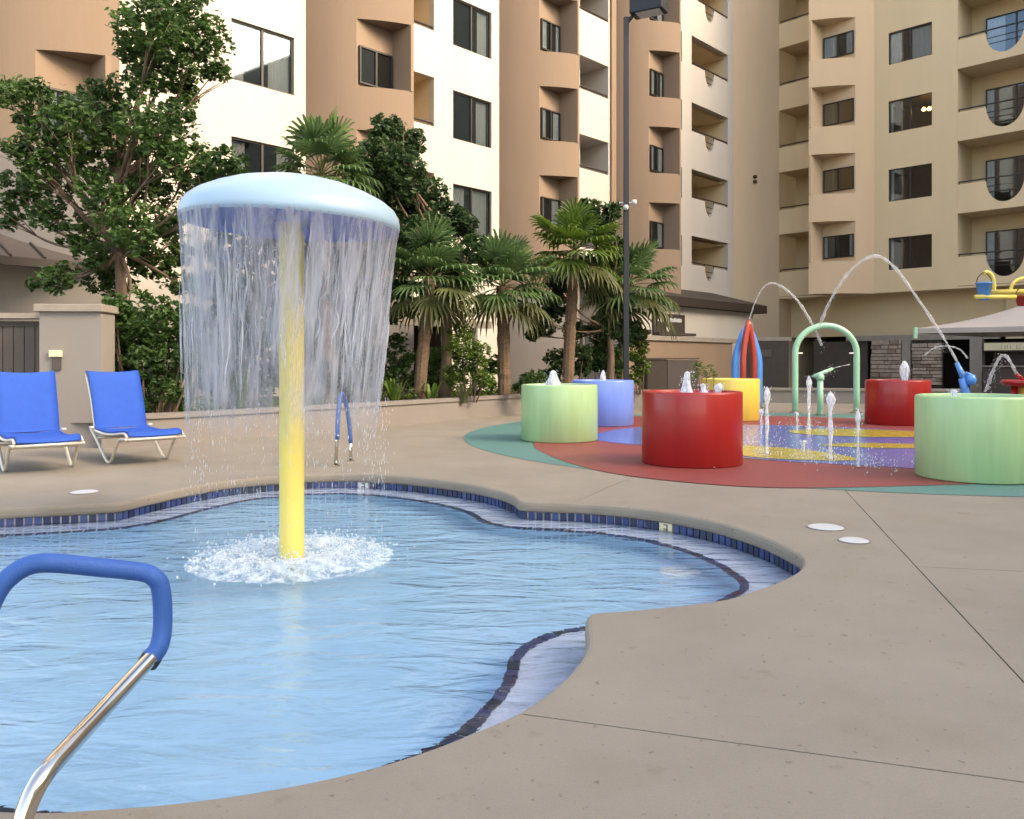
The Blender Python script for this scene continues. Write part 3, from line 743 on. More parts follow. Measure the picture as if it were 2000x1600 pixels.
MB().box((12.4, -3.5, 0), (19.6, -3.25, 2.0)).build('wall_body', M['tan_wall'], sw); MB().box((12.3, -3.58, 2.0), (20.4, -3.17, 2.16)).build('wall_cap', M['rust_cap'], sw)
MB().box((12.5, -3.52, 2.2), (13.8, -3.22, 2.36)).build('louvre', M['dark_brown'], sw); MB().box((14.3, -3.52, 2.2), (16.8, -3.22, 2.3)).build('louvre', M['dark_brown'], sw)
sd = empty('storage_box', at(1300, 770, 24.5) * Vector((1, 1, 0)) if False else Vector((4.45, 24.5, 0)), R(10)); tag(sd, 'dark taupe storage cabinet beside the variegated shrub', 'cabinet')
MB().box((-.55, 0, 0), (.05, .8, 1.32)).build('cabinet_door', M['dark_brown'], sd, bevel=.01); MB().box((.06, 0, 0), (1.0, .8, 1.30)).build('cabinet_body', M['taupe'], sd, bevel=.01); MB().box((-.58, -.03, 1.325), (1.03, .82, 1.37)).build('cabinet_top', M['taupe'], sd)
dr = empty('service_door', (10.2, 34.0, 0), R(-12)); tag(dr, 'dark brown service door with a small notice beside the blue arches', 'door')
MB().box((-.9, 0, 0), (.9, .12, 2.1)).build('door_leaf', M['dark_brown'], dr); MB().box((-1.0, -.02, 2.1), (1.0, .14, 2.25)).build('door_head', M['rust_cap'], dr)
MB().box((-.25, -.03, 1.45), (.22, -.002, 1.75)).build('notice', M['taupe'], dr); MB().box((-.25, -.03, 1.76), (.22, -.002, 1.80)).build('notice_edge', M['frame'], dr)

# ------------------------------------------------------------------ planter with seat wall
pw = [(-5.93, 12.2), (-4.94, 13.1), (-3.68, 14.75), (-1.9, 17.2), (.2, 20.2), (1.9, 22.2), (4.0, 23.6)]
PW = smooth_path([(x, y, 0) for x, y in pw], 6)
plt = empty('planter', (-3.68, 14.75, 0)); tag(plt, 'long low stucco planter wall with rounded cap in front of the palms', 'planter')
def strip_wall(P, d0, d1, z0, z1):
    mb = MB(); n = len(P); T = []
    for i in range(n):
        t = (P[min(i+1, n-1)] - P[max(i-1, 0)]).normalized(); T.append(Vector((-t.y, t.x, 0)))
    c = Vector((-3.68, 14.75, 0))
    A = [p + q*d0 - c for p, q in zip(P, T)]; B = [p + q*d1 - c for p, q in zip(P, T)]
    for i in range(n-1):
        a0, a1, b0, b1 = A[i], A[i+1], B[i], B[i+1]
        V = lambda p, z: (p.x, p.y, z)
        mb.quad(V(a0,z0), V(a1,z0), V(a1,z1), V(a0,z1)); mb.quad(V(a0,z1), V(a1,z1), V(b1,z1), V(b0,z1)); mb.quad(V(b1,z0), V(b0,z0), V(b0,z1), V(b1,z1)); mb.quad(V(a1,z0), V(a0,z0), V(b0,z0), V(b1,z0))
    for i in (0, n-1):
        mb.quad((A[i].x, A[i].y, z0), (B[i].x, B[i].y, z0), (B[i].x, B[i].y, z1), (A[i].x, A[i].y, z1))
    return mb
strip_wall(PW, 0, .25, 0, .40).build('wall_body', M['planter'], plt)
strip_wall(PW, -.035, .29, .40, .47).build('wall_cap', M['planter'], plt, bevel=.015)
sp = [(p.x, p.y) for p in PW] + [(8, 33), (-6, 22), (-12, 17), (-7.5, 12.5)]
soil = cdt_fill([(x, y) for x, y in sp], None, .36)
tag(soil.build('planter_soil', M['soil']), kind='structure')

# garden wall, pillar and gate at the left
gw = empty('gate_pillar', at(138, 872, 12.3) * Vector((1, 1, 0)), R(4)); tag(gw, 'tan stucco gate pillar with cap and small wall light beside the loungers', 'pillar')
MB().box((-.44, 0, 0), (.43, .5, 1.98)).build('pillar_body', M['garden_wall'], gw); MB().box((-.50, -.06, 1.98), (.47, .55, 2.09)).build('pillar_cap', M['rust_cap'], gw, bevel=.01)
MB().box((-.29, -.05, 1.32), (-.11, -.002, 1.42)).build('light_hood', M['sign'], gw, bevel=.008); MB().box((-.25, -.03, 1.13), (-.13, -.002, 1.315)).build('light_lens', M['taupe'], gw)
gt = empty('gate', at(30, 872, 12.7) * Vector((1, 1, 0)), R(4)); tag(gt, 'dark ribbed metal gate beside the tan pillar', 'gate')
for i in range(9): MB().box((-.95+i*.155, 0, .08), (-.95+i*.155+.142, .03, 1.78)).build('gate_board', M['taupe'], gt)
for b_ in (((-1, -.02, 1.78), (.47, .06, 1.86)), ((-1, -.02, .0), (.47, .06, .08)), ((.45, -.02, .08), (.52, .06, 1.78))): MB().box(*b_).build('gate_frame', M['dark_brown'], gt)
MB().box((-1.1, -.12, 1.90), (.42, .2, 1.98)).build('gate_lintel', M['rust_cap'], gt)
bw = empty('garden_wall', Vector((-5.95, 13.95, 0)), math.atan2(.72, .69)); tag(bw, 'tan garden wall with cap running behind the ivy', 'wall')
MB().box((0, 0, 0), (.75, .2, 1.98)).build('wall_body', M['garden_wall'], bw); MB().box((-.02, -.05, 1.98), (.8, .25, 2.10)).build('wall_cap', M['rust_cap'], bw)
# metal lean-to roof far left
lr = empty('lean_to_roof', OL, math.atan2(dL.y, dL.x)); tag(lr, 'dark brown standing seam lean-to roof against the cream wall above the gate', 'roof')
mb = MB(); mb.quad((-9, -1.9, 3.25), (-4.15, -1.9, 3.25), (-4.75, -.02, 4.1), (-9, -.02, 4.1)); mb.quad((-4.15, -1.9, 3.25), (-3.95, -.02, 3.15), (-4.75, -.02, 4.1)); mb.build('roof_sheet', M['taupe'], lr)
MB().box((-9, -1.95, 3.08), (-4.1, -1.82, 3.245)).build('gutter', M['brown_roof'], lr)
for i in range(7):
    x = -8.6 + i*.6; MB().tube([(x, -1.9, 3.27), (x, -.03, 4.12)], .025, 5).build('roof_seam', M['brown_roof'], lr)
# entrance pergola between the trunks
pg = empty('entrance_pergola', OL + dL*4.2 + Vector((dL.y, -dL.x, 0))*2.6, math.atan2(dL.y, dL.x)); tag(pg, 'tan timber pergola beam and posts over the doorway behind the palm trunks', 'pergola')
MB().box((-1.6, 0, 2.22), (2.6, .14, 2.42)).build('beam', M['rust_cap'], pg)
for x in (-1.4, .75, 1.9): MB().box((x, .01, .36), (x+.12, .13, 2.22)).build('post', M['rust_cap'], pg)
pg2 = empty('entrance_canopy', OL + dL*12.2 + Vector((dL.y, -dL.x, 0))*.5, math.atan2(dL.y, dL.x)); tag(pg2, 'flat cream door canopy on a thin grey post behind the leaning palm', 'canopy')
MB().box((-.4, 0, 2.4), (3.2, .5, 2.56)).build('canopy_slab', M['rust_cap'], pg2); MB().tube([(1.75, .06, .36), (1.75, .06, 2.4)], .04, 8).build('post', M['alu'], pg2)

# ------------------------------------------------------------------ vegetation
def leaf_cloud(clumps, per, size, flat=.5, aspect=1.9):
    """clumps: (x,y,z,r). leaf-sized rhombs scattered through uneven clumps"""
    V = []; Fc = []
    pts = []; rad = []
    for (x, y, z, r) in clumps:
        n = int(per * (r/.5)**2)
        d = nr.normal(size=(n, 3)); d /= np.linalg.norm(d, axis=1)[:, None]
        rr = 1.12 * r * (nr.random(n)**.45) * (1 + .22*np.sin(5*d[:, 0]+3*d[:, 2]*2) * np.cos(4*d[:, 1]))
        p = np.array((x, y, z)) + d * rr[:, None] * np.array((1, 1, .85)); pts.append(p)
    p = np.concatenate(pts); n = len(p)
    # thin out by sub-clumping: keep leaves near random twigs
    tw = p[nr.integers(0, n, max(8, n//26))]
    tgt = tw[nr.integers(0, len(tw), n)]
    dist = np.linalg.norm(tgt - p, axis=1)
    mix = np.where(dist < .6, .0, .0)
    near = p + (tgt - p) * 0
    # snap each leaf towards its nearest twig (chunked search)
    for i in range(0, n, 4000):
        q = p[i:i+4000]; q = q.astype(np.float32); dd = ((q[:, None, :] - tw[None].astype(np.float32))**2).sum(2) if len(tw) < 900 else None
        if dd is None:
            sub = tw[nr.integers(0, len(tw), 900)].astype(np.float32); dd = ((q[:, None, :] - sub[None])**2).sum(2); nearest = sub[dd.argmin(1)]
        else: nearest = tw[dd.argmin(1)]
        near[i:i+4000] = q + (nearest - q) * (nr.random((len(q), 1))*.55 + .1)
    p = near
    a = nr.normal(size=(n, 3)); a[:, 2] *= flat; a /= np.linalg.norm(a, axis=1)[:, None]
    b = nr.normal(size=(n, 3)); b = np.cross(a, b); b /= np.linalg.norm(b, axis=1)[:, None]
    L = size * (.6 + .8*nr.random(n))[:, None]; W = L / aspect
    nn = np.cross(a, b)
    v = np.stack((p - a*L*.5, p + b*W*.5 + nn*W*.12, p + a*L*.5, p - b*W*.5 + nn*W*.12), 1).reshape(-1, 3)
    f = np.arange(4*n).reshape(-1, 4)
    mb = MB(); mb.v = v.tolist(); mb.f = f.tolist(); return mb
def branches(mb, root, tips, r0=.09):
    for t in tips:
        t = Vector(t); root = Vector(root); m = root.lerp(t, .5) + Vector((rng.uniform(-.2,.2), rng.uniform(-.2,.2), -.12*(t-root).length + .1))
        P = smooth_path([root, m, t], 5); k = len(P)
        mb.tube(P, [r0*(1-.85*i/(k-1)) for i in range(k)], 6)
        for q in range(3):
            e = t + Vector((rng.uniform(-.4,.4), rng.uniform(-.4,.4), rng.uniform(-.3,.4)))
            mb.tube([P[k*2//3], P[k*2//3].lerp(e, .5) + Vector((0, 0, .06)), e], [r0*.3, r0*.2, r0*.08], 5)
def tree(name, label, Y, trunk_px, clump_px, per, size, lm, group, fork=.45, r0=.11, zb=.36, aspect=1.9, depth=.9):
    base_ = gp(trunk_px[0], 760); bx = (trunk_px[0]-1000)/F*Y
    root = empty(name, (bx, Y, zb)); tag(root, label, 'tree', group)
    cl_ = []
    for (x, y, r) in clump_px:
        yy = Y + rng.uniform(-depth, depth); p = at(x, y, yy); cl_.append((p.x-bx, p.y-Y, p.z-zb, r/F*yy))
    top = max(c[2] for c in cl_); fz = top*fork
    tb = MB(); P = smooth_path([(0, 0, 0), (.05, .02, fz*.5), (-.03, 0, fz), (.05, .05, top*.68)], 5)
    k = len(P); tb.tube(P, [r0*(1.25 - .95*i/(k-1)) for i in range(k)], 9); tb.build('trunk', M['bark'], root, True)
    bb = MB()
    for c in cl_:
        h = min(max(fz*.75, c[2]*.62), top*.75); i = min(range(k), key=lambda j: abs(P[j].z-h))
        branches(bb, P[i], [c[:3]], r0*.42)
    bb.build('branches', M['bark'], root, True)
    leaf_cloud(cl_, per, size, aspect=aspect).build('crown', lm, root)
    return root
T1 = [(345,15,70), (292,55,66), (392,85,55), (330,125,62), (275,165,40), (420,140,28), (345,-60,70), (205,190,45), (60,185,45), (12,180,40), (130,235,55), (55,290,48), (200,275,60), (290,250,62), (350,230,40), (378,320,52), (438,320,40), (300,355,60), (200,375,50), (110,360,42), (35,375,45), (90,420,38), (250,445,58), (330,440,42), (150,460,36), (210,540,52), (110,545,38), (300,515,44), (352,500,32), (62,555,18), (352,560,30), (250,600,44), (400,395,40), (465,335,22), (160,330,40), (250,330,44), (70,340,36), (20,430,26), (180,430,34), (330,300,40), (260,100,36), (360,180,36), (120,290,34), (280,500,36), (180,500,34), (230,230,36), (410,350,34), (60,240,30), (155,210,34)]
tree('broadleaf_tree', 'tall glossy-leaved tree with open uneven crown behind the blue loungers', 13.8, (232, 800), T1, 1500, .095, M['leaf_a'], 'broadleaf trees in the planter', r0=.10)
T2 = [(755,255,34), (800,280,32), (735,300,38), (690,320,30), (790,345,48), (835,390,44), (760,395,48), (872,430,40), (820,465,54), (905,440,28), (780,500,42), (860,520,44), (925,480,26), (770,570,30), (740,450,32), (850,575,30), (720,520,26), (760,620,22), (800,420,40), (840,480,36), (700,370,34), (770,310,34), (730,360,36), (890,560,30), (800,600,24), (900,510,28)]
tree('broadleaf_tree', 'dark leafy tree between the fan palms behind the mushroom fountain', 18.9, (868, 765), T2, 1700, .125, M['leaf_b'], 'broadleaf trees in the planter', r0=.12)
T3 = [(1150,408,22), (1195,412,20), (1175,440,28), (1200,490,30), (1175,560,36), (1080,600,30), (1060,635,26), (1120,645,22), (1205,600,32), (1225,650,28), (1180,640,30), (1150,520,26), (1095,560,24), (1040,655,14)]
tree('broadleaf_tree', 'small dark round-headed tree beside the lamp post', 22.4, (1190, 750), T3, 1500, .15, M['leaf_b'], 'broadleaf trees in the planter', r0=.10)

def fan(mb, base_, dirv, pet, L, nseg=17, droop=.35, spread=105):
    """one fan leaf: petiole then a pleated fan of narrow blades"""
    d = Vector(dirv).normalized(); side = d.cross(Vector((0, 0, 1)))
    if side.length < .1: side = Vector((1, 0, 0))
    side.normalize(); up = side.cross(d).normalized()
    h = Vector(base_) + d*pet + Vector((0, 0, -.05*pet))
    mb_p.tube([Vector(base_), Vector(base_).lerp(h, .5) + up*.03, h], [.014, .011, .008], 5)
    tilt = rng.uniform(.1, .5)
    for i in range(nseg):
        a = R(-spread + 2*spread*i/(nseg-1)) + rng.uniform(-.03, .03)
        bd = (d*math.cos(a) + side*math.sin(a)).normalized()
        bd = (bd - up*0.0 + up*tilt*(.25*abs(math.sin(a)))).normalized()
        l = L * (.72 + .28*math.cos(a)) * rng.uniform(.92, 1.06); wd = L*.052
        nb = bd.cross(up).normalized()
        z1 = Vector((0, 0, -1)) * l * droop
        p0 = h; p1 = h + bd*l*.55 + z1*.16; p2 = h + bd*l*.85 + z1*.5; p3 = h + bd*l*.97 + z1*1.0
        n = len(mb.v)
        for p, w_ in ((p0, .25), (p1, 1.), (p2, .62)): mb.v += [tuple(p - nb*wd*w_ + up*wd*.35*w_), tuple(p + nb*wd*w_ + up*wd*.35*w_), tuple(p - up*wd*.25*w_)]
        mb.v.append(tuple(p3))
        for s_ in (0, 3): mb.f += [(n+s_, n+s_+2, n+s_+5, n+s_+3), (n+s_+2, n+s_+1, n+s_+4, n+s_+5)]
        mb.f += [(n+6, n+8, n+9), (n+8, n+7, n+9)]
def palm(label, Y, base_px, crown, L, nleaf, lm, r0=.11, zb=.36, dead=True):
    global mb_p
    bx = (base_px-1000)/F*Y; c = at(crown[0], crown[1], Y); top = Vector((c.x-bx, 0, c.z-zb))
    root = empty('fan_palm', (bx, Y, zb)); tag(root, label, 'palm', 'fan palms in the planter')
    tk = MB(); P = smooth_path([(0, 0, 0), (top.x*.35, .03, top.z*.4), (top.x*.8, 0, top.z*.8), top], 9); k = len(P)
    tk.tube(P, [r0*(1.0 + .25*(1-i/(k-1)) + .16*(i/(k-1)) + rng.uniform(-.1, .1)) for i in range(k)], 10); tk.build('trunk', M['palm_bark'], root, False)
    sk = MB()                                        # fibrous leaf-base stubs
    for i in range(60):
        z = rng.uniform(.45, 1.0); q = P[min(k-1, int(z*(k-1)))]; a = rng.uniform(0, 6.28)
        o = Vector((math.cos(a), math.sin(a), 0)); sk.tube([q + o*r0*.9, q + o*(r0*1.25) + Vector((0, 0, .10))], [.022, .006], 4)
    sk.build('fibre', M['palm_bark'], root)['kind'] = 'stuff'
    mb_p = MB(); mb = MB(); ml = MB()
    for i in range(nleaf):
        a = i*2.399963 + rng.uniform(-.25, .25); u = (i+.5)/nleaf
        el = R(78 - 118*u + rng.uniform(-10, 10))
        d = Vector((math.cos(a)*math.cos(el), math.sin(a)*math.cos(el), math.sin(el)))
        fan(mb if u < .8 else ml, top + Vector((0, 0, .1 - .15*u)), d, L*rng.uniform(.5, .85), L*rng.uniform(.62, .85), droop=.12 + .55*u)
    mb_p.build('leaf_stalks', M['leaf_palm_dry'], root)
    mb.build('crown', lm, root); ml.build('lower_fronds', M['leaf_palm_dry'] if dead else lm, root)
    return root
palm('fan palm with upright fans directly behind the mushroom fountain', 17.0, 640, (628, 345),   .92, 34, M['leaf_palm'])
palm('fan palm with grey-green drooping fans beside the dark leafy tree', 18.3, 818, (840, 545), .94, 38, M['leaf_palm'])
palm('fan palm on a dark shaggy trunk beside the pale green drum', 20.0, 985, (982, 560), 1.0, 40, M['leaf_palm'], r0=.13)
palm('leaning fan palm with bright green fans behind the pale green drum', 21.3, 1108, (1122, 492), 1.0, 38, M['leaf_palm2'], r0=.12)
palm('fan palm with long drooping fans behind the lamp post', 23.0, 1212, (1226, 560), 1.04, 36, M['leaf_palm'], r0=.12)

def bush(name, label, Y, clump_px, per, size, lm, cat='bush', zb=.36, depth=.35, aspect=1.9):
    cx = sum(c[0] for c in clump_px)/len(clump_px); bx = (cx-1000)/F*Y
    root = empty(name, (bx, Y, zb)); tag(root, label, cat)
    cl_ = []; sb = MB()
    for (x, y, r) in clump_px:
        yy = Y + rng.uniform(-depth, depth); p = at(x, y, yy); c = (p.x-bx, p.y-Y, p.z-zb, r/F*yy); cl_.append(c)
        sb.tube([(c[0]*.5, c[1]*.5, 0), (c[0]*.8, c[1], c[2]*.5), c[:3]], [.02, .014, .005], 5)
    sb.build('stems', M['bark'], root); leaf_cloud(cl_, per, size, aspect=aspect).build('foliage', lm, root); return root
bush('ivy_hedge', 'dense ivy hedge draped over the garden wall beside the gate pillar', 13.25, [(340,720,34), (365,620,28), (205,740,26), (380,700,26), (345,775,22), (285,790,20), (235,790,20), (300,670,40), (260,640,34),(220,620,30), (250,660,36), (300,640,40), (350,640,40), (280,700,40), (330,690,36), (240,720,34), (290,750,38), (215,680,24), (370,665,28), (255,770,26), (320,760,26), (225,600,26), (310,600,26), (355,610,26), (200,650,20), (385,640,24)], 1900, .085, M['leaf_a'])
bush('yellow_green_shrub', 'yellow-green leafy shrub between the dark trunk and the shaggy palm', 18.6, [(905,680,34), (920,720,34), (890,735,28), (935,690,26), (900,650,24), (945,740,22)], 1500, .10, M['leaf_c'], aspect=3)
bush('green_shrub', 'dark green shrub behind the blue drum', 22.8, [(1170,680,24), (1195,690,24), (1180,715,24), (1160,710,20), (1205,720,18), (1140,690,16)], 1500, .12, M['leaf_a'])
bush('variegated_shrub', 'variegated yellow and green shrub right beside the lamp post', 23.2, [(1250,670,18), (1248,695,20), (1252,720,18), (1240,740,14), (1260,650,10)], 1800, .10, M['leaf_c'])
bush('low_shrub', 'low green shrub in the planter beside the pale green drum', 19.6, [(1030,742,18), (1050,735,16), (1010,755,12), (1065,750,14)], 1500, .10, M['leaf_a'])
bush('potted_plant', 'small feathery green plant behind the front red drum', 17.4, [(1365,715,16), (1380,725,18), (1355,735,14), (1395,738,10)], 600, .10, M['leaf_c'], zb=.0, aspect=5)
bush('dark_shrub', 'dark upright shrub behind the left half of the water curtain', 15.6, [(430,560,40), (450,620,44), (420,680,36), (470,700,40), (500,640,40), (440,750,36), (510,740,36), (480,560,34), (400,620,26), (530,690,30), (400,740,26)], 1500, .10, M['leaf_b'])
bush('dark_shrub', 'dark upright shrub behind the right half of the water curtain', 17.2, [(640,560,40), (690,600,40), (650,660,42), (700,690,36), (630,730,34), (680,745,34), (720,640,30), (725,740,24), (610,640,28)], 1500, .11, M['leaf_b'])
T4 = [(560,470,44), (500,500,44), (440,500,40), (620,500,44), (690,520,40), (580,540,44), (520,570,44), (460,590,40), (650,580,44), (590,620,44), (720,570,34), (400,560,30), (540,650,40), (480,660,36), (740,500,30), (600,690,40), (560,730,36), (500,450,36), (640,450,36), (440,450,30), (700,460,30)]
tree('broadleaf_tree', 'dark dense tree seen through the falling water of the mushroom fountain', 18.0, (585, 770), T4, 1100, .12, M['leaf_b'], 'broadleaf trees in the planter', r0=.10)
bush('dark_shrub', 'dark green shrub around the foot of the ringed palm trunk', 19.0, [(740,700,26), (765,725,28), (790,700,24), (745,750,22), (800,745,24), (775,665,22)], 1400, .10, M['leaf_a'])
bush('dark_shrub', 'dark green shrub between the dark leafy tree trunk and the shaggy palm', 20.2, [(850,700,24), (845,735,24), (880,690,22), (960,715,22), (950,745,22), (870,740,22), (830,750,18)], 1400, .11, M['leaf_a'])
bush('dark_shrub', 'dark green shrub behind the trunk of the leaning palm', 22.6, [(1085,700,22), (1100,720,24), (1135,715,22), (1075,735,20), (1140,690,20), (1115,680,18)], 1300, .12, M['leaf_b'])
# strap-leaved plants and ground cover along the planter edge
def straps(label, px, Y, n, L, lm, lean=.7):
    bx = (px-1000)/F*Y; root = empty('strap_leaf_plant', (bx, Y, .36)); tag(root, label, 'plant'); mb = MB()
    for i in range(n):
        a = rng.uniform(0, 6.28); le = rng.uniform(.1, lean); l = L*rng.uniform(.6, 1.1); o = Vector((math.cos(a), math.sin(a), 0)); s_ = Vector((-o.y, o.x, 0))*.028
        p = [o*.05, o*(.05 + le*l*.3) + Vector((0, 0, l*.5)), o*(.05 + le*l*.7) + Vector((0, 0, l*.85)), o*(.05 + le*l) + Vector((0, 0, l*.9))]
        k_ = len(mb.v); mb.v += [tuple(q) for q in (p[0]-s_*.6, p[0]+s_*.6, p[1]-s_, p[1]+s_, p[2]-s_*.8, p[2]+s_*.8, p[3])]
        mb.f += [(k_, k_+1, k_+3, k_+2), (k_+2, k_+3, k_+5, k_+4), (k_+4, k_+5, k_+6)]
    mb.build('leaves', lm, root)
straps('sword-leaved plant at the foot of the ivy hedge', 360, 13.6, 26, 1.0, M['leaf_palm'], .6)
straps('strap-leaved plant under the water curtain behind the planter cap', 470, 14.9, 24, .8, M['leaf_c'])
straps('strap-leaved plant beside the ringed palm trunk', 770, 17.2, 26, .62, M['leaf_c'])
straps('strap-leaved plant between the two middle trunks', 842, 18.0, 22, .5, M['leaf_c'])
straps('dry strap-leaved plant at the foot of the yellow-green shrub', 905, 18.3, 26, .45, M['leaf_palm_dry'])
gc = MB()
cl_ = []
for i in range(110):
    t = rng.uniform(.05, .97) * (len(PW)-1); p = PW[int(t)].lerp(PW[min(len(PW)-1, int(t)+1)], t-int(t)); p2 = PW[min(len(PW)-1, int(t)+1)] - PW[int(t)]; q = Vector((-p2.y, p2.x, 0)).normalized()
    p = p + q*rng.uniform(.5, 1.6); cl_.append((p.x, p.y, .36 + rng.uniform(.05, .2), rng.uniform(.14, .3)))
tag(leaf_cloud(cl_, 420, .08, aspect=3.2).build('ground_cover', M['leaf_c']), 'low leafy ground cover filling the planter behind the cap', 'ground cover', kind='stuff')

# ------------------------------------------------------------------ mushroom fountain
FX, FY = gp(570, 1090, WL).x, gp(570, 1090, WL).y
ZR = 2.22
mf = empty('mushroom_fountain', (FX, FY, -.60)); tag(mf, 'pale blue mushroom fountain on a yellow pole standing in the pool', 'fountain')
zr = ZR + .60
MB().lathe([(.0875, 0), (.0875, zr+.1)], seg=32).build('pole', M['yellow_paint'], mf, True)
tilt = Matrix.Rotation(R(2.4), 4, 'Y')
dm = MB().lathe([(.755, 0), (.768, .015), (.768, .05), (.755, .10), (.725, .145), (.66, .195), (.56, .245), (.44, .29), (.30, .325), (.15, .345), (.0, .35)], seg=72).build('dome', M['dome'], mf, True)
dm.matrix_local = Matrix.Translation((0, 0, zr)) @ tilt
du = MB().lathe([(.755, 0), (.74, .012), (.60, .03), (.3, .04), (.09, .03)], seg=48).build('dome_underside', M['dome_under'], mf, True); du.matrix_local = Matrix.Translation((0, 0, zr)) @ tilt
for sx in (-1, 1): MB().lathe([(.012, 0), (.03, -.03), (.036, -.07), (.02, -.11), (0, -.12)], (sx*.135, -.12, zr+.03), 12).build('nozzle', M['dome_under'], mf, True)
MB().lathe([(.10, .02), (.13, .0), (.13, -.02), (.10, -.03)], (0, 0, zr+.05), 24).build('collar', M['dome_under'], mf, True)
# falling water: an uneven sheet from the rim that tears open on its way down
def wob(i, k):
    a = 2*math.pi*k/160
    t = i/26
    return t*(.045*math.sin(5*a+1+t) + .035*math.sin(11*a+2+t*3) + .028*math.sin(23*a+t*6)) + .022*math.sin(37*a+t*9)*t
wcur = MB().lathe([(.768 - .11*min(1, (i/17)**.75) - .02*(i/26), -2.33*i/26) for i in range(27)], seg=160, jit=wob)
wc = wcur.build('water_curtain', M['curtain_water'], None, True); wc.matrix_world = Matrix.Translation((FX, FY, ZR+.02)) @ tilt
tag(wc, 'sheet of falling water around the yellow pole under the mushroom dome', 'water curtain')
sd_ = MB()
for i in range(420):                                # thicker ropes inside the sheet
    a = rng.uniform(0, 6.28); t0 = rng.random()**1.5*.5; ln = rng.uniform(.15, .65); zz0 = -t0*1.5; zz1 = max(-1.75, zz0-ln)
    rr = rng.uniform(.58, .74); w_ = rng.uniform(.002, .009); a2 = a + rng.uniform(-.06, .06)
    ph_ = rng.uniform(0, 6.3); wv = rng.uniform(.005, .022)
    P = [Vector(((rr - .03*t)*math.cos(a+(a2-a)*t + wv*math.sin(ph_+t*7)), (rr-.03*t)*math.sin(a+(a2-a)*t + wv*math.sin(ph_+t*7)), zz0 + (zz1-zz0)*t)) for t in (0, .17, .33, .5, .67, .83, 1)]
    sd_.tube(P, [w_*.2, w_*.7, w_, w_*.6, w_*1.1, w_*.6, w_*.15], 5)
so_ = sd_.build('water_ropes', M['strand_water'], wc, True); so_['kind'] = 'stuff'
def droplets(n, fn, smin, smax):
    mb = MB()
    for i in range(n):
        x, y, z, st_ = fn(); s_ = rng.uniform(smin, smax); k_ = len(mb.v)
        mb.v += [(x+s_, y, z), (x-s_, y, z), (x, y+s_, z), (x, y-s_, z), (x, y, z+s_*st_), (x, y, z-s_*st_)]
        mb.f += [(k_+a, k_+b, k_+c) for a, b, c in ((0,2,4),(2,1,4),(1,3,4),(3,0,4),(2,0,5),(1,2,5),(3,1,5),(0,3,5))]
    return mb
def fall():
    a = rng.uniform(0, 6.28); r = rng.gauss(.66, .03); return FX + r*math.cos(a), FY + r*math.sin(a), WL + rng.random()**.8*1.15, rng.uniform(4, 14)
tag(droplets(900, fall, .0008, .0022).build('falling_drops', M['drop']), 'fine falling drops below the torn water curtain', 'water drops', kind='stuff')
fm = MB(); NR, NA = 26, 120
import mathutils.noise as mn
for i in range(NR):
    r = .10 + .62*i/(NR-1)
    for k_ in range(NA):
        a = 2*math.pi*k_/NA; x, y = r*math.cos(a), r*math.sin(a)
        h = max(0, 1 - abs(r-.40)/.30); nz = mn.fractal(Vector((x*7, y*7, 3.1)), .8, 2.2, 5)
        fm.v.append((x, y, .004 + h*(.045 + .06*nz) if h > 0 else .002 + .004*nz))
for i in range(NR-1):
    for k_ in range(NA):
        a = i*NA+k_; b = i*NA+(k_+1) % NA; fm.f.append((a, b, b+NA, a+NA))
fo = fm.build('splash_foam', M['foam'], None, True); fo.location = (FX, FY, WL+.004); tag(fo, 'white foam churned up in a ring around the foot of the yellow pole', 'foam', kind='stuff')
def spl():
    a = rng.uniform(0, 6.28); r = rng.gauss(.44, .15); return FX + r*math.cos(a), FY + r*math.sin(a), WL + abs(rng.gauss(.0, .045)), rng.uniform(.8, 1.6)
tag(droplets(3200, spl, .0025, .009).build('splash_drops', M['drop']), 'splashing white drops thrown up from the foam ring', 'water drops', kind='stuff')

# ------------------------------------------------------------------ splash pad drums
def jet_mesh(h, r, lumps=.25, seed=0):
    """a gushing column: fat wavy foot, leaning rounded head, thrown drops"""
    rr = random.Random(seed); n = 18; seg = 18; ph = [rr.uniform(0, 6) for _ in range(4)]; lean = rr.uniform(-.25, .25)*r
    mb = MB().lathe([(max(.001, r*(.78 + .22*math.sin(t*5+ph[0]))*math.sqrt(max(0, 1 - max(0, (t-.45)/.55)**2.6))), h*t) for t in np.linspace(0, 1, n+1)], seg=seg,
        jit=lambda i, k: .13*math.sin(3*6.283*k/seg + ph[1] + i*.22) + .08*math.sin(7*6.283*k/seg + ph[2] + i*.5))
    mb.v = [(x + lean*(z/h)**1.5, y, z) for x, y, z in mb.v]
    for i in range(45):
        a = rr.uniform(0, 6.28); q = rr.uniform(.7, 1.5)*r; z = h*rr.random()**.7; s_ = rr.uniform(.002, .007); k_ = len(mb.v); x, y = q*math.cos(a), q*math.sin(a)
        mb.v += [(x+s_, y, z), (x-s_, y, z), (x, y+s_, z), (x, y-s_, z), (x, y, z+s_*2), (x, y, z-s_*2)]
        mb.f += [(k_+a_, k_+b_, k_+c_) for a_, b_, c_ in ((0,2,4),(2,1,4),(1,3,4),(3,0,4),(2,0,5),(1,2,5),(3,1,5),(0,3,5))]
    return mb
def jet(p, h, r, label, seed, group='water jets of the splash pad'):
    o = jet_mesh(h, r, .25, seed).build('water_jet', M['jet'], None, True); o.location = p; tag(o, label, 'water jet', group)
    k = MB()
    return o
DR, DH = .61, .88
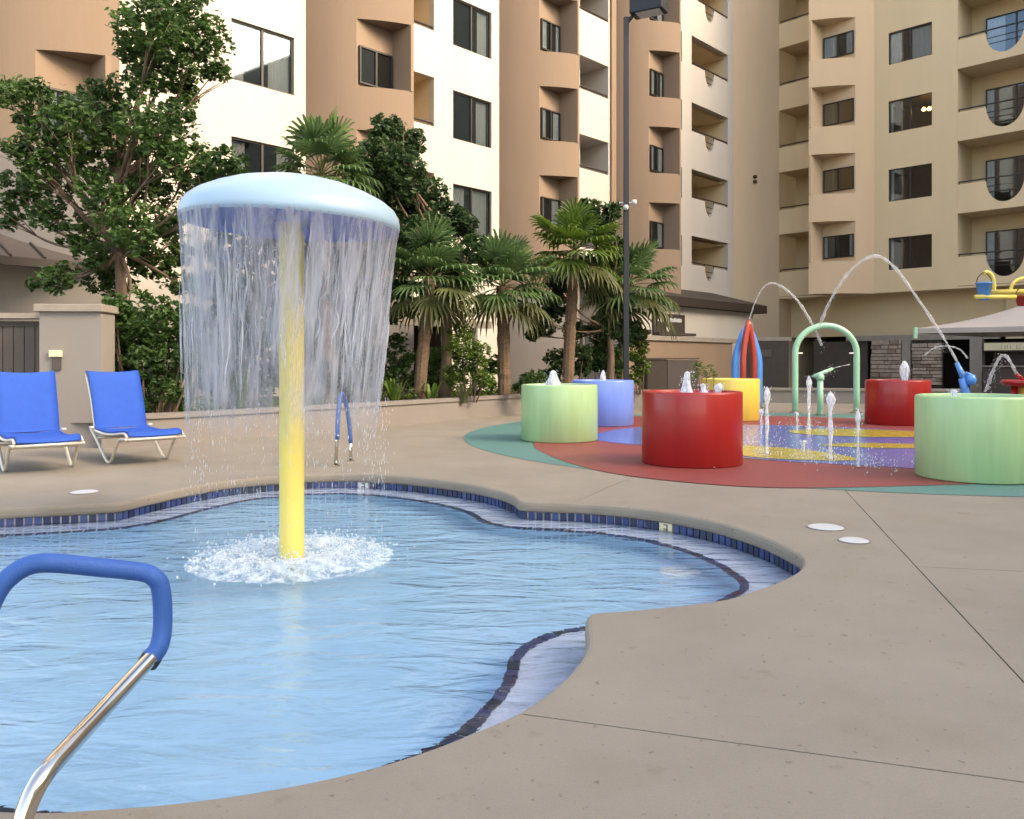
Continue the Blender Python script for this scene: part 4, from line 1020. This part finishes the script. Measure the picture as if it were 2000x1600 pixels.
def drum(px, pyb, m_, label, R_=DR, seed=0):
    fr = gp(px, pyb); c = fr * (1 + R_/fr.length)
    root = empty('fountain_drum', (c.x, c.y, .012)); tag(root, label, 'drum', 'painted drums of the splash pad')
    h = DH
    MB().lathe([(R_-.012, 0), (R_, .012), (R_, h-.025), (R_-.008, h-.006), (R_-.03, h), (R_-.055, h), (R_-.065, h-.012), (R_-.065, h-.16)], seg=56).build('drum_shell', m_, root, True)
    MB().lathe([(R_-.064, 0), (0, 0)], (0, 0, h-.07), 40).build('drum_water', M['water'], root)
    MB().lathe([(R_-.063, 0), (0, 0)], (0, 0, h-.15), 40).build('drum_bottom', M['dome_under'], root)
    MB().lathe([(.05, -.15), (.05, -.06), (.03, -.05)], (0, 0, h), 16).build('bubbler_nozzle', M['taupe'], root, True)
    return root, c
g1, cg1 = drum(1092.5, 867, M['green_drum'], 'pale green drum standing half on the teal surface beside the planter')
b1, cb1 = drum(1177, 835, M['blue_drum'], 'periwinkle blue drum behind the pale green one')
r1, cr1 = drum(1351, 917, M['red_drum'], 'red drum on the red surface facing the pool')
y1, cy1 = drum(1427, 824, M['yellow_drum'], 'yellow drum behind the red one in front of the blue arches')
r2, cr2 = drum(1753, 833, M['red_drum'], 'red drum in front of the stone piers of the bar')
g2, cg2 = drum(1908, 947, M['green_drum'], 'pale green drum on the teal rim beside the long deck joint')
for (c, dx, dy, h, r, lb, sd0) in ((cg1, -.1, .05, .30, .12, 'fat white jet bubbling out of the pale green drum beside the planter', 1), (cb1, .0, 0, .27, .06, 'thin white jet rising from the blue drum', 2),
    (cr1, -.06, 0, .32, .075, 'tall white jet rising from the front red drum', 3), (cr1, .22, .3, .16, .06, 'short white jet behind the tall one in the front red drum', 4), (cr1, .40, .3, .16, .06, 'short white jet near the far rim of the front red drum', 5),
    (cr2, .06, -.2, .46, .085, 'split white jet rising from the red drum by the bar', 6), (cg2, -.30, -.1, .14, .05, 'low white jet in the pale green drum by the deck joint', 7)):
    jet(Vector((c.x+dx, c.y+dy, .012+DH-.075)), h, r, lb, sd0)
# ground jets
for (px, pyb, ptop, r, lb, sd0) in ((1498, 888, 757, .045, 'tall ground jet with a bulb head beside the front red drum', 11), (1622, 898, 766, .055, 'tall ground jet beside the low bubbling one', 12), (1580, 842, 735, .055, 'ground jet in front of the mint water cannon', 13), (1570, 886, 862, .03, 'low bubbling ground jet on the yellow surface', 14), (1676, 914, 800, .028, 'thin ground jet beside the mint arch leg', 15), (1557, 842, 806, .03, 'short thin ground jet at the foot of the mint arch', 16), (1487, 850, 800, .035, 'short ground jet beside the yellow drum', 17)):
    b_ = gp(px, pyb); h = (pyb-ptop)/F*b_.y
    rr = random.Random(sd0); n = 30; ph = [rr.uniform(0, 6) for _ in range(3)]; pr = []
    for t in np.linspace(0, 1, n+1):
        hd = math.exp(-((t-.86)/.10)**2); pr.append((max(.001, r*(.42 + .10*math.sin(t*11+ph[0]) + .55*hd)*math.sqrt(max(0, 1-max(0, (t-.84)/.16)**2.4))), h*t))
    mb = MB().lathe(pr, seg=14, jit=lambda i, k: .16*math.sin(3*6.283*k/14 + ph[1] + i*.45) + .10*math.sin(5*6.283*k/14 + ph[2] - i*.7))
    dl = droplets(60, lambda: (rr.gauss(0, r*.8), rr.gauss(0, r*.8), h*(1 - abs(rr.gauss(0, .28))), 1.8), .002, .007); k_ = len(mb.v); mb.v += dl.v; mb.f += [tuple(x + k_ for x in f) for f in dl.f]
    o = mb.build('ground_jet', M['jet'], None, True); o.location = (b_.x, b_.y, .014); tag(o, lb, 'water jet', 'ground jets of the splash pad')
    MB().lathe([(.05, 0), (.05, .006), (0, .006)], seg=16).build('jet_nozzle', M['chrome'], o)
# water spread where jets land: loose drops over the pad
def padsp():
    c = rng.choice(((3.25,11.1), (4.0,10.7), (5.3,15.1), (4.2,9.9), (3.6,12.6))); r = abs(rng.gauss(0, .45)); a = rng.uniform(0, 6.28); return c[0]+r*math.cos(a), c[1]+r*math.sin(a), .02+abs(rng.gauss(0, .10)), 1.3
tag(droplets(900, padsp, .003, .010).build('pad_splash', M['drop']), 'scattered splash drops over the wet blue and yellow surface', 'water drops', kind='stuff')
def arc(pts, r, label, n=8, taper=None):
    P = smooth_path(pts, n); k = len(P); mb = MB()
    rad = [r*(1 + .22*math.sin(i*1.7) + .15*math.sin(i*.6+1)) * (1 if not taper else taper[0] + (taper[1]-taper[0])*i/(k-1)) for i in range(k)]
    rad = [q*.62 for q in rad]; mb.tube(P, rad, 8)
    for i in range(k*3):
        q = P[rng.randrange(k//2, k)] + Vector((rng.gauss(0, .06), rng.gauss(0, .06), rng.gauss(-.03, .08))); s_ = rng.uniform(.004, .011)
        b = droplets(1, lambda: (q.x, q.y, q.z, 1.4), s_, s_); o_ = len(mb.v); mb.v += b.v; mb.f += [tuple(x + o_ for x in f) for f in b.f]
    o = mb.build('water_arc', M['arc'], None, True); tag(o, label, 'water arc', 'arcs of water over the splash pad'); return o
arc([at(1888,740,17.2), at(1840,655,17.6), at(1790,580,18.0), at(1745,520,18.4), at(1705,500,18.8), at(1660,530,19.2), at(1620,590,19.6), at(1600,640,19.8)], .045, 'longest water arc thrown by the blue cannon high across the bar', taper=(.9, 1.3))
arc([at(1464,622,22), at(1475,590,21.8), at(1490,563,21.6), at(1507,553,21.4), at(1530,562,21.2), at(1560,590,21.0), at(1590,640,20.8), at(1605,675,20.7)], .036, 'smaller water arc springing from the red and blue arches', taper=(.7, 1.4))
arc([at(1890,700,20.5), at(1875,683,20.6), at(1850,676,20.7), at(1825,680,20.8), at(1805,695,21)], .03, 'faint low water arc behind the blue cannon')
arc([at(1990,738,16.0), at(1972,705,16.1), at(1962,694,16.2), at(1950,702,16.3), at(1935,735,16.4), at(1925,765,16.5)], .045, 'short water arc falling from the red water table')
arc([at(1660,712,20.4), at(1640,716,20.2), at(1618,722,20.0), at(1610,726,20)], .02, 'thin water stream shot sideways inside the mint arch', taper=(1, .6))
# mint arch
def hoop(name, label, Y, px0, px1, ptop, r, m_, cat='arch', group=None, straight=.5, dy=0., noz=True, gothic=False):
    a0 = Vector(((px0-1000)/F*Y, Y, 0)); a1 = Vector(((px1-1000)/F*Y, Y+dy, 0)); ht = HC - (ptop-707)/F*Y
    mid = (a0+a1)/2; rad = (a1-a0).length/2; root = empty(name, (mid.x, mid.y, .01)); tag(root, label, cat, group)
    d = (a1-a0).normalized(); P = [-d*rad]; zs = ht - rad*1.0
    if zs < .3: zs = ht*.55
    P += [-d*rad + Vector((0, 0, zs*t)) for t in (.33, .66, 1)]
    if gothic:
        zs = ht*.52; P = [-d*rad] + [-d*rad + Vector((0, 0, zs*t)) for t in (.33, .66, 1)]
        P += [-d*rad*(1-t**1.7) + Vector((0, 0, zs + (ht-zs-r)*t)) for t in np.linspace(0, 1, 10)[1:]]
        P += [d*rad*(1-t**1.7) + Vector((0, 0, zs + (ht-zs-r)*t)) for t in np.linspace(1, 0, 10)[1:-1]]
    else: P += [-d*rad*math.cos(a) + Vector((0, 0, zs + (ht-zs-r)*math.sin(a))) for a in np.linspace(0, math.pi, 20)[1:-1]]
    P += [d*rad + Vector((0, 0, zs*t)) for t in (1, .66, .33, 0)]
    MB().tube(P, r, 12).build('arch_tube', m_, root, True)
    for s_ in (-1, 1):
        MB().lathe([(r*2.0, 0), (r*2.0, .02), (r*1.1, .025), (r*1.1, .05)], tuple(d*rad*s_), 16).build('base_flange', M['chrome'], root)
        if noz:
            q = -d*rad*s_*-1 + Vector((0, 0, zs)); MB().tube([q, q - d*s_*.18], [.025, .018], 8).build('spray_nozzle', M['chrome'], root)
    return root
hoop('spray_arch', 'mint green spray arch standing behind the ground jets', 20.6, 1553, 1673, 631, .075, M['mint'])
hoop('spray_arch', 'blue spray arch behind the yellow drum, outer one on the pool side', 21.6, 1435, 1487, 632, .08, M['sky_blue'], group='blue spray arches', dy=.3, noz=False, gothic=True)
hoop('spray_arch', 'blue spray arch behind the yellow drum, next to the service door', 22.3, 1441, 1490, 634, .08, M['sky_blue'], group='blue spray arches', dy=.3, noz=False, gothic=True)
hoop('spray_arch', 'narrow pointed red spray arch nested between the blue arches', 21.3, 1451, 1477, 625, .08, M['red_tube'], dy=.2, noz=False, gothic=True)
# mint cannon on a post
cn = empty('water_cannon', (at(1602, 0, 19.6).x, 19.6, .01)); tag(cn, 'mint water cannon on a short post inside the mint arch', 'water cannon')
MB().tube([(0, 0, 0), (0, 0, .85)], .07, 12).build('post', M['mint'], cn, True); MB().tube([(-.16, -.02, .90), (.32, .1, 1.08)], [.05, .035], 10).build('barrel', M['mint'], cn, True)
MB().lathe([(.13, 0), (.13, .02), (.075, .03)], seg=16).build('base_flange', M['chrome'], cn); MB().lathe([(.0, .80), (.09, .82), (.09, .92), (.03, .98), (0, .98)], seg=14).build('swivel', M['mint'], cn, True)
# blue cannon
bc = empty('water_cannon', (at(1884, 0, 17.2).x, 17.2, .01)); tag(bc, 'bright blue water cannon standing behind the pale green drum', 'water cannon')
MB().tube([(0, 0, 0), (0, 0, .7), (-.06, 0, .9)], [.09, .08, .06], 12).build('post', M['sky_blue'], bc, True); MB().tube([(.02, 0, .80), (-.16, .0, 1.22)], [.06, .045], 10).build('barrel', M['sky_blue'], bc, True)
MB().tube([(.20, 0, .05), (.10, 0, .55), (.0, 0, .95)], .025, 8).build('brace', M['sky_blue'], bc, True)
MB().lathe([(0, -.12), (.08, -.09), (.11, 0), (.08, .09), (0, .12)], (.10, -.05, .88), 14).build('swivel', M['sky_blue'], bc, True); MB().tube([(.0, -.05, 1.02), (.14, -.05, .95)], .03, 8).build('handle', M['sky_blue'], bc, True)
# red water table at the right edge
rt = empty('water_table', (at(1992, 0, 16).x, 16, .01)); tag(rt, 'red water table with yellow leg at the edge of the splash pad', 'water table')
MB().lathe([(.0, .80), (.40, .86), (.44, .92), (.40, .96), (.34, .93), (0, .86)], (.12, 0, -.06), 24).build('basin', M['red_drum'], rt, True)
MB().tube([(-.12, 0, 0), (-.10, 0, .82)], .06, 10).build('leg', M['red_drum'], rt, True); MB().tube([(.14, .05, 0), (.12, .05, .82)], .11, 12).build('leg', M['yellow_drum'], rt, True)
MB().tube([(.1, 0, .85), (-.0, 0, .96), (-.08, 0, 1.0)], .035, 8).build('spout', M['red_drum'], rt, True)
# dumping bucket unit
du_ = empty('bucket_frame', (14.6, 22, 0)); tag(du_, 'yellow dumping bucket frame of the splash pad above the grey canopy', 'bucket frame')
loc = lambda px, py, dy=0: at(px, py, 22+dy) - Vector((14.6, 22, 0))
MB().tube([loc(1915,572), loc(2140,567)], .075, 10).build('beam', M['yellow_drum'], du_, True); MB().tube([loc(1904,580,-.4), loc(1984,580,-.4)], .055, 10).build('cross_arm', M['yellow_paint'], du_, True)
MB().tube([(1.2, 0, 0), (1.2, 0, 3.1)], .12, 14).build('post', M['yellow_drum'], du_, True)
MB().tube(smooth_path([loc(1942,572), loc(1941,552), loc(1937,538), loc(1927,531), loc(1921,536)], 5), .05, 8).build('hanger', M['yellow_paint'], du_, True)
MB().tube(smooth_path([loc(1973,570), loc(1978,555), loc(1990,546), loc(2010,543), loc(2030,556), loc(2034,570)], 5), .045, 8).build('hanger', M['yellow_paint'], du_, True)
def bucket(px, py0, py1, rpx, m_, label, dy=-.3):
    Y = 22+dy; t = at(px, py0, Y); b = at(px, py1, Y); r = rpx/F*Y
    root = empty('dump_bucket', b); tag(root, label, 'bucket', 'dumping buckets'); h = (t-b).length
    MB().lathe([(0, .0), (r*.55, .0), (r*.72, .04), (r, h), (r*1.08, h), (r*1.08, h-.03), (r*.99, h-.04)], seg=24).build('bucket_shell', m_, root, True)
    MB().lathe([(r*.96, h-.06), (0, h-.06)], seg=24).build('bucket_water', M['water'], root)
    MB().tube(smooth_path([(-r, 0, h), (-r*.85, 0, h+.12), (0, 0, h+.26), (r*.85, 0, h+.12), (r, 0, h)], 4), .012, 6).build('bail', M['dark_brown'], root, True)
bucket(1922, 552, 587, 14.5, M['sky_blue'], 'bright blue bucket hanging at the end of the yellow frame')
bucket(1998, 578, 598, 14, M['red_drum'], 'dark red bucket hanging under the yellow frame')
# shade canopy
sc_ = empty('shade_canopy', (17.0, 27.0, 0)); tag(sc_, 'grey fabric shade canopy with pointed corner in front of the bar', 'canopy')
cor = [(-4.1, 0, 2.32), (0, -3.4, 2.3), (4.1, 0, 2.3), (0, 3.4, 2.3)]
mb = MB(); ap = (0, 0, 3.3); n = 8
for a, b in zip(cor, cor[1:] + cor[:1]):
    A, B, C = Vector(a), Vector(b), Vector(ap)
    for i in range(n):
        for j in range(n-i):
            def pt(i, j):
                u, v = i/n, j/n; p = A*(1-u-v) + B*u + C*v; sag = .28*math.sin(math.pi*v)*.5; return p - Vector((0, 0, sag))
            mb.quad(pt(i, j), pt(i+1, j), pt(i, j+1))
            if i+j < n-1: mb.quad(pt(i+1, j), pt(i+1, j+1), pt(i, j+1))
cv = mb.build('fabric', M['canvas'], sc_, True); cv.modifiers.new('w', 'WELD').merge_threshold = .001
vb = MB()
for a, b in zip(cor, cor[1:] + cor[:1]):
    vb.quad(a, b, (b[0], b[1], b[2]-.16), (a[0], a[1], a[2]-.16))
vb.build('valance', M['canvas'], sc_)
MB().tube([(0, 0, 0), (0, 0, 3.3)], .06, 10).build('mast', M['pole_navy'], sc_, True); MB().box((-4.16, -.06, 2.0), (-4.06, .06, 2.36)).build('corner_weight', M['mint'], sc_)

# ------------------------------------------------------------------ lamp post
lp = empty('lamp_post', (at(1223, 0, 19.5).x, 19.5, .30)); tag(lp, 'tall dark navy lamp post with box luminaire rising behind the blue drum', 'lamp post')
MB().box((-.06, -.06, 0), (.06, .06, 8.9)).build('pole', M['pole_navy'], lp, bevel=.008); MB().box((-.16, -.16, 0), (.16, .16, .12)).build('base_plate', M['pole_navy'], lp)
rot = Matrix.Rotation(R(-28), 3, 'Z')
MB().obox((.50, -.12, 9.12), (.78, .46, .36), rot).build('luminaire', M['pole_navy'], lp, bevel=.02); MB().obox((.52, -.13, 8.935), (.56, .36, .012), rot).build('lens', M['lens'], lp)
MB().tube([(0, 0, 8.75), (.22, -.06, 9.02)], .045, 8).build('arm', M['pole_navy'], lp)
MB().tube([(-.16, 0, 4.62), (.20, 0, 4.62)], .02, 6).build('camera_arm', M['white_pl'], lp)
for x, z in ((.17, 4.62), (-.02, 4.50)): MB().lathe([(0, -.07), (.05, -.05), (.065, 0), (.05, .05), (0, .06)], (x, -.10, z), 12).build('security_camera', M['white_pl'], lp, True)

# ------------------------------------------------------------------ loungers
def lounger(loc, rz, label, rec=22):
    root = empty('sun_lounger', loc, rz); tag(root, label, 'lounger', 'blue sling loungers by the gate')
    W = .325; th = .022
    def sling(path, name):
        mb = MB(); n = len(path); m_ = 8
        def rowpt(i, j, off):
            x, z = path[i]; a = path[max(0, i-1)]; b = path[min(n-1, i+1)]; tx, tz = b[0]-a[0], b[1]-a[1]; l_ = math.hypot(tx, tz); nx, nz = -tz/l_, tx/l_
            y = -W + 2*W*j/m_; sag = -.022*math.sin(math.pi*j/m_)
            return (x + nx*(off+sag), y, z + nz*(off+sag))
        for off in (th/2, -th/2):
            k0 = len(mb.v)
            for i in range(n):
                for j in range(m_+1): mb.v.append(rowpt(i, j, off))
            for i in range(n-1):
                for j in range(m_):
                    a = k0+i*(m_+1)+j; q = (a, a+1, a+m_+2, a+m_+1); mb.f.append(q if off < 0 else q[::-1])
        K = n*(m_+1); bd = [i*(m_+1) for i in range(n)] + [(n-1)*(m_+1)+j for j in range(1, m_+1)] + [i*(m_+1)+m_ for i in range(n-2, -1, -1)] + [j for j in range(m_-1, 0, -1)]
        for a, b in zip(bd, bd[1:] + bd[:1]): mb.f.append((a, b, b+K, a+K))
        return mb.build(name, M['chair_fabric'], root, True)
    bt = R(90-rec); L = .74
    seat = [(0, .40), (.15, .385), (.35, .375), (.55, .38), (.75, .40), (.92, .415), (1.02, .40), (1.06, .36)]
    sling([(p.x, p.z) for p in smooth_path([(a, 0, b) for a, b in seat], 3)], 'seat')
    back = [(0, .405), (-.03, .50), (-.08, .66), (-.14, .82), (-.20, .98), (-.255, 1.09), (-.29, 1.125), (-.33, 1.12)]
    bk = sling([(p.x, p.z) for p in smooth_path([(a, 0, b) for a, b in back[::-1]], 3)], 'backrest')
    for s_ in (-1, 1):
        y = s_*(W+.015)
        MB().tube(smooth_path([(-.335, y*.93, 1.09), (-.185, y*.93, .82), (-.085, y*.93, .56), (-.03, y*.93, .375)], 4), .016, 8).build('back_rail', M['alu'], root, True)
        MB().tube(smooth_path([(-.02, y, .385), (.3, y, .355), (.6, y, .36), (.95, y, .39), (1.04, y, .35)], 4), .016, 8).build('seat_rail', M['alu'], root, True)
        MB().tube(smooth_path([(-.08, y*1.03, .40), (.12, y*1.03, .27), (.38, y*1.03, .07), (.50, y*1.03, .016), (.60, y*1.03, .05), (.76, y*1.03, .24), (.86, y*1.03, .315), (1.06, y*1.03, .325)], 5), .0185, 8).build('leg', M['alu'], root, True)
    for x, z in ((1.06, .325), (.82, .29), (.10, .29)): MB().tube([(x, -W-.01, z), (x, W+.01, z)], .0165, 8).build('cross_bar', M['alu'], root, True)
    MB().tube([(-.195, -W, .82), (-.195, W, .82)], .012, 8).build('back_cross_bar', M['alu'], root, True)
    MB().tube([(-.18, -.2, .80), (-.34, -.2, .30), (.08, -.2, .30)], .011, 6).build('back_prop', M['alu'], root, True)
    for s_ in (-1, 1): MB().lathe([(0, -.015), (.03, -.012), (.03, .012), (0, .015)], (0, s_*(W+.045), .42), 12).build('pivot_cap', M['white_pl'], root, True)
    return root
fd = R(-50)
def foot(F_, ang): return Vector((F_[0] - 1.05*math.cos(ang), F_[1] - 1.05*math.sin(ang), 0))
lounger(foot((-5.16, 9.42), R(-50)), R(-50), 'royal blue sling lounger in front of the ribbed gate')
lounger(foot((-4.32, 10.25), R(-44)), R(-44), 'royal blue sling lounger beside the planter end, in front of the pillar')

# ------------------------------------------------------------------ hand rails
hr = empty('pool_handrail', (at(20, 1700, 1.95).x, 1.95, 0)); tag(hr, 'stainless pool handrail with blue foam sleeve arching over the near water edge', 'handrail')
hb = Vector((at(20, 1700, 1.95).x, 1.95, 0))
low = [hb + Vector((-.01, -.03, 0)), at(22,1690,1.95), at(48,1590,1.98), at(82,1520,2.03), at(132,1462,2.15), at(212,1375,2.38), at(296,1284,2.6), at(306,1268,2.61)]
up_ = [at(292,1288,2.6), at(311,1262,2.62), at(318,1215,2.64), at(314,1150,2.64), at(300,1127,2.63), at(272,1117,2.62), at(190,1108,2.56), at(105,1100,2.5), at(62,1103,2.48), at(25,1122,2.46), at(-8,1160,2.44), at(-40,1240,2.42), at(-60,1330,2.42)]
low = [low[0]] + low[1:]
MB().tube([p - hb for p in smooth_path(low, 6)], .0235, 14).build('rail_tube', M['chrome'], hr, True)
MB().tube([p - hb for p in smooth_path(up_, 7)], .0285, 16).build('foam_sleeve', M['sleeve'], hr, True)
e_ = up_[-1]; MB().tube([e_ - hb, Vector((e_.x, e_.y-.06, .1)) - hb, Vector((e_.x, e_.y-.08, 0)) - hb], .0235, 12).build('rail_tube', M['chrome'], hr, True)
MB().lathe([(.055, 0), (.055, .012), (.03, .02)], tuple(low[0]-hb), 20).build('escutcheon', M['chrome'], hr); MB().lathe([(.055, 0), (.055, .012), (.03, .02)], tuple(Vector((e_.x, e_.y-.08, 0))-hb), 20).build('escutcheon', M['chrome'], hr)
q0 = low[-1] - hb; MB().tube([at(288,1296,2.6)-hb, at(298,1282,2.6)-hb], .0315, 14).build('sleeve_tie', M['pole_navy'], hr, True)
b2 = gp(656, 911); h2_ = empty('pool_handrail', b2); tag(h2_, 'pool handrail with blue foam sleeve standing at the far pool edge', 'handrail')
MB().tube([(0, 0, 0), (.01, 0, .30), (.02, .0, .38)], .022, 10).build('rail_tube', M['chrome'], h2_, True)
MB().tube(smooth_path([(.015, 0, .32), (.02, .03, .60), (.028, .12, .83), (.036, .22, .855), (.05, .34, .75), (.07, .45, .5), (.08, .5, .24)], 5), .027, 12).build('foam_sleeve', M['sleeve'], h2_, True)
MB().tube([(.08, .5, .26), (.082, .51, 0)], .022, 10).build('rail_tube', M['chrome'], h2_, True)
for p in ((0, 0, 0), (.082, .51, 0)): MB().lathe([(.05, 0), (.05, .012), (.028, .02)], p, 16).build('escutcheon', M['chrome'], h2_)
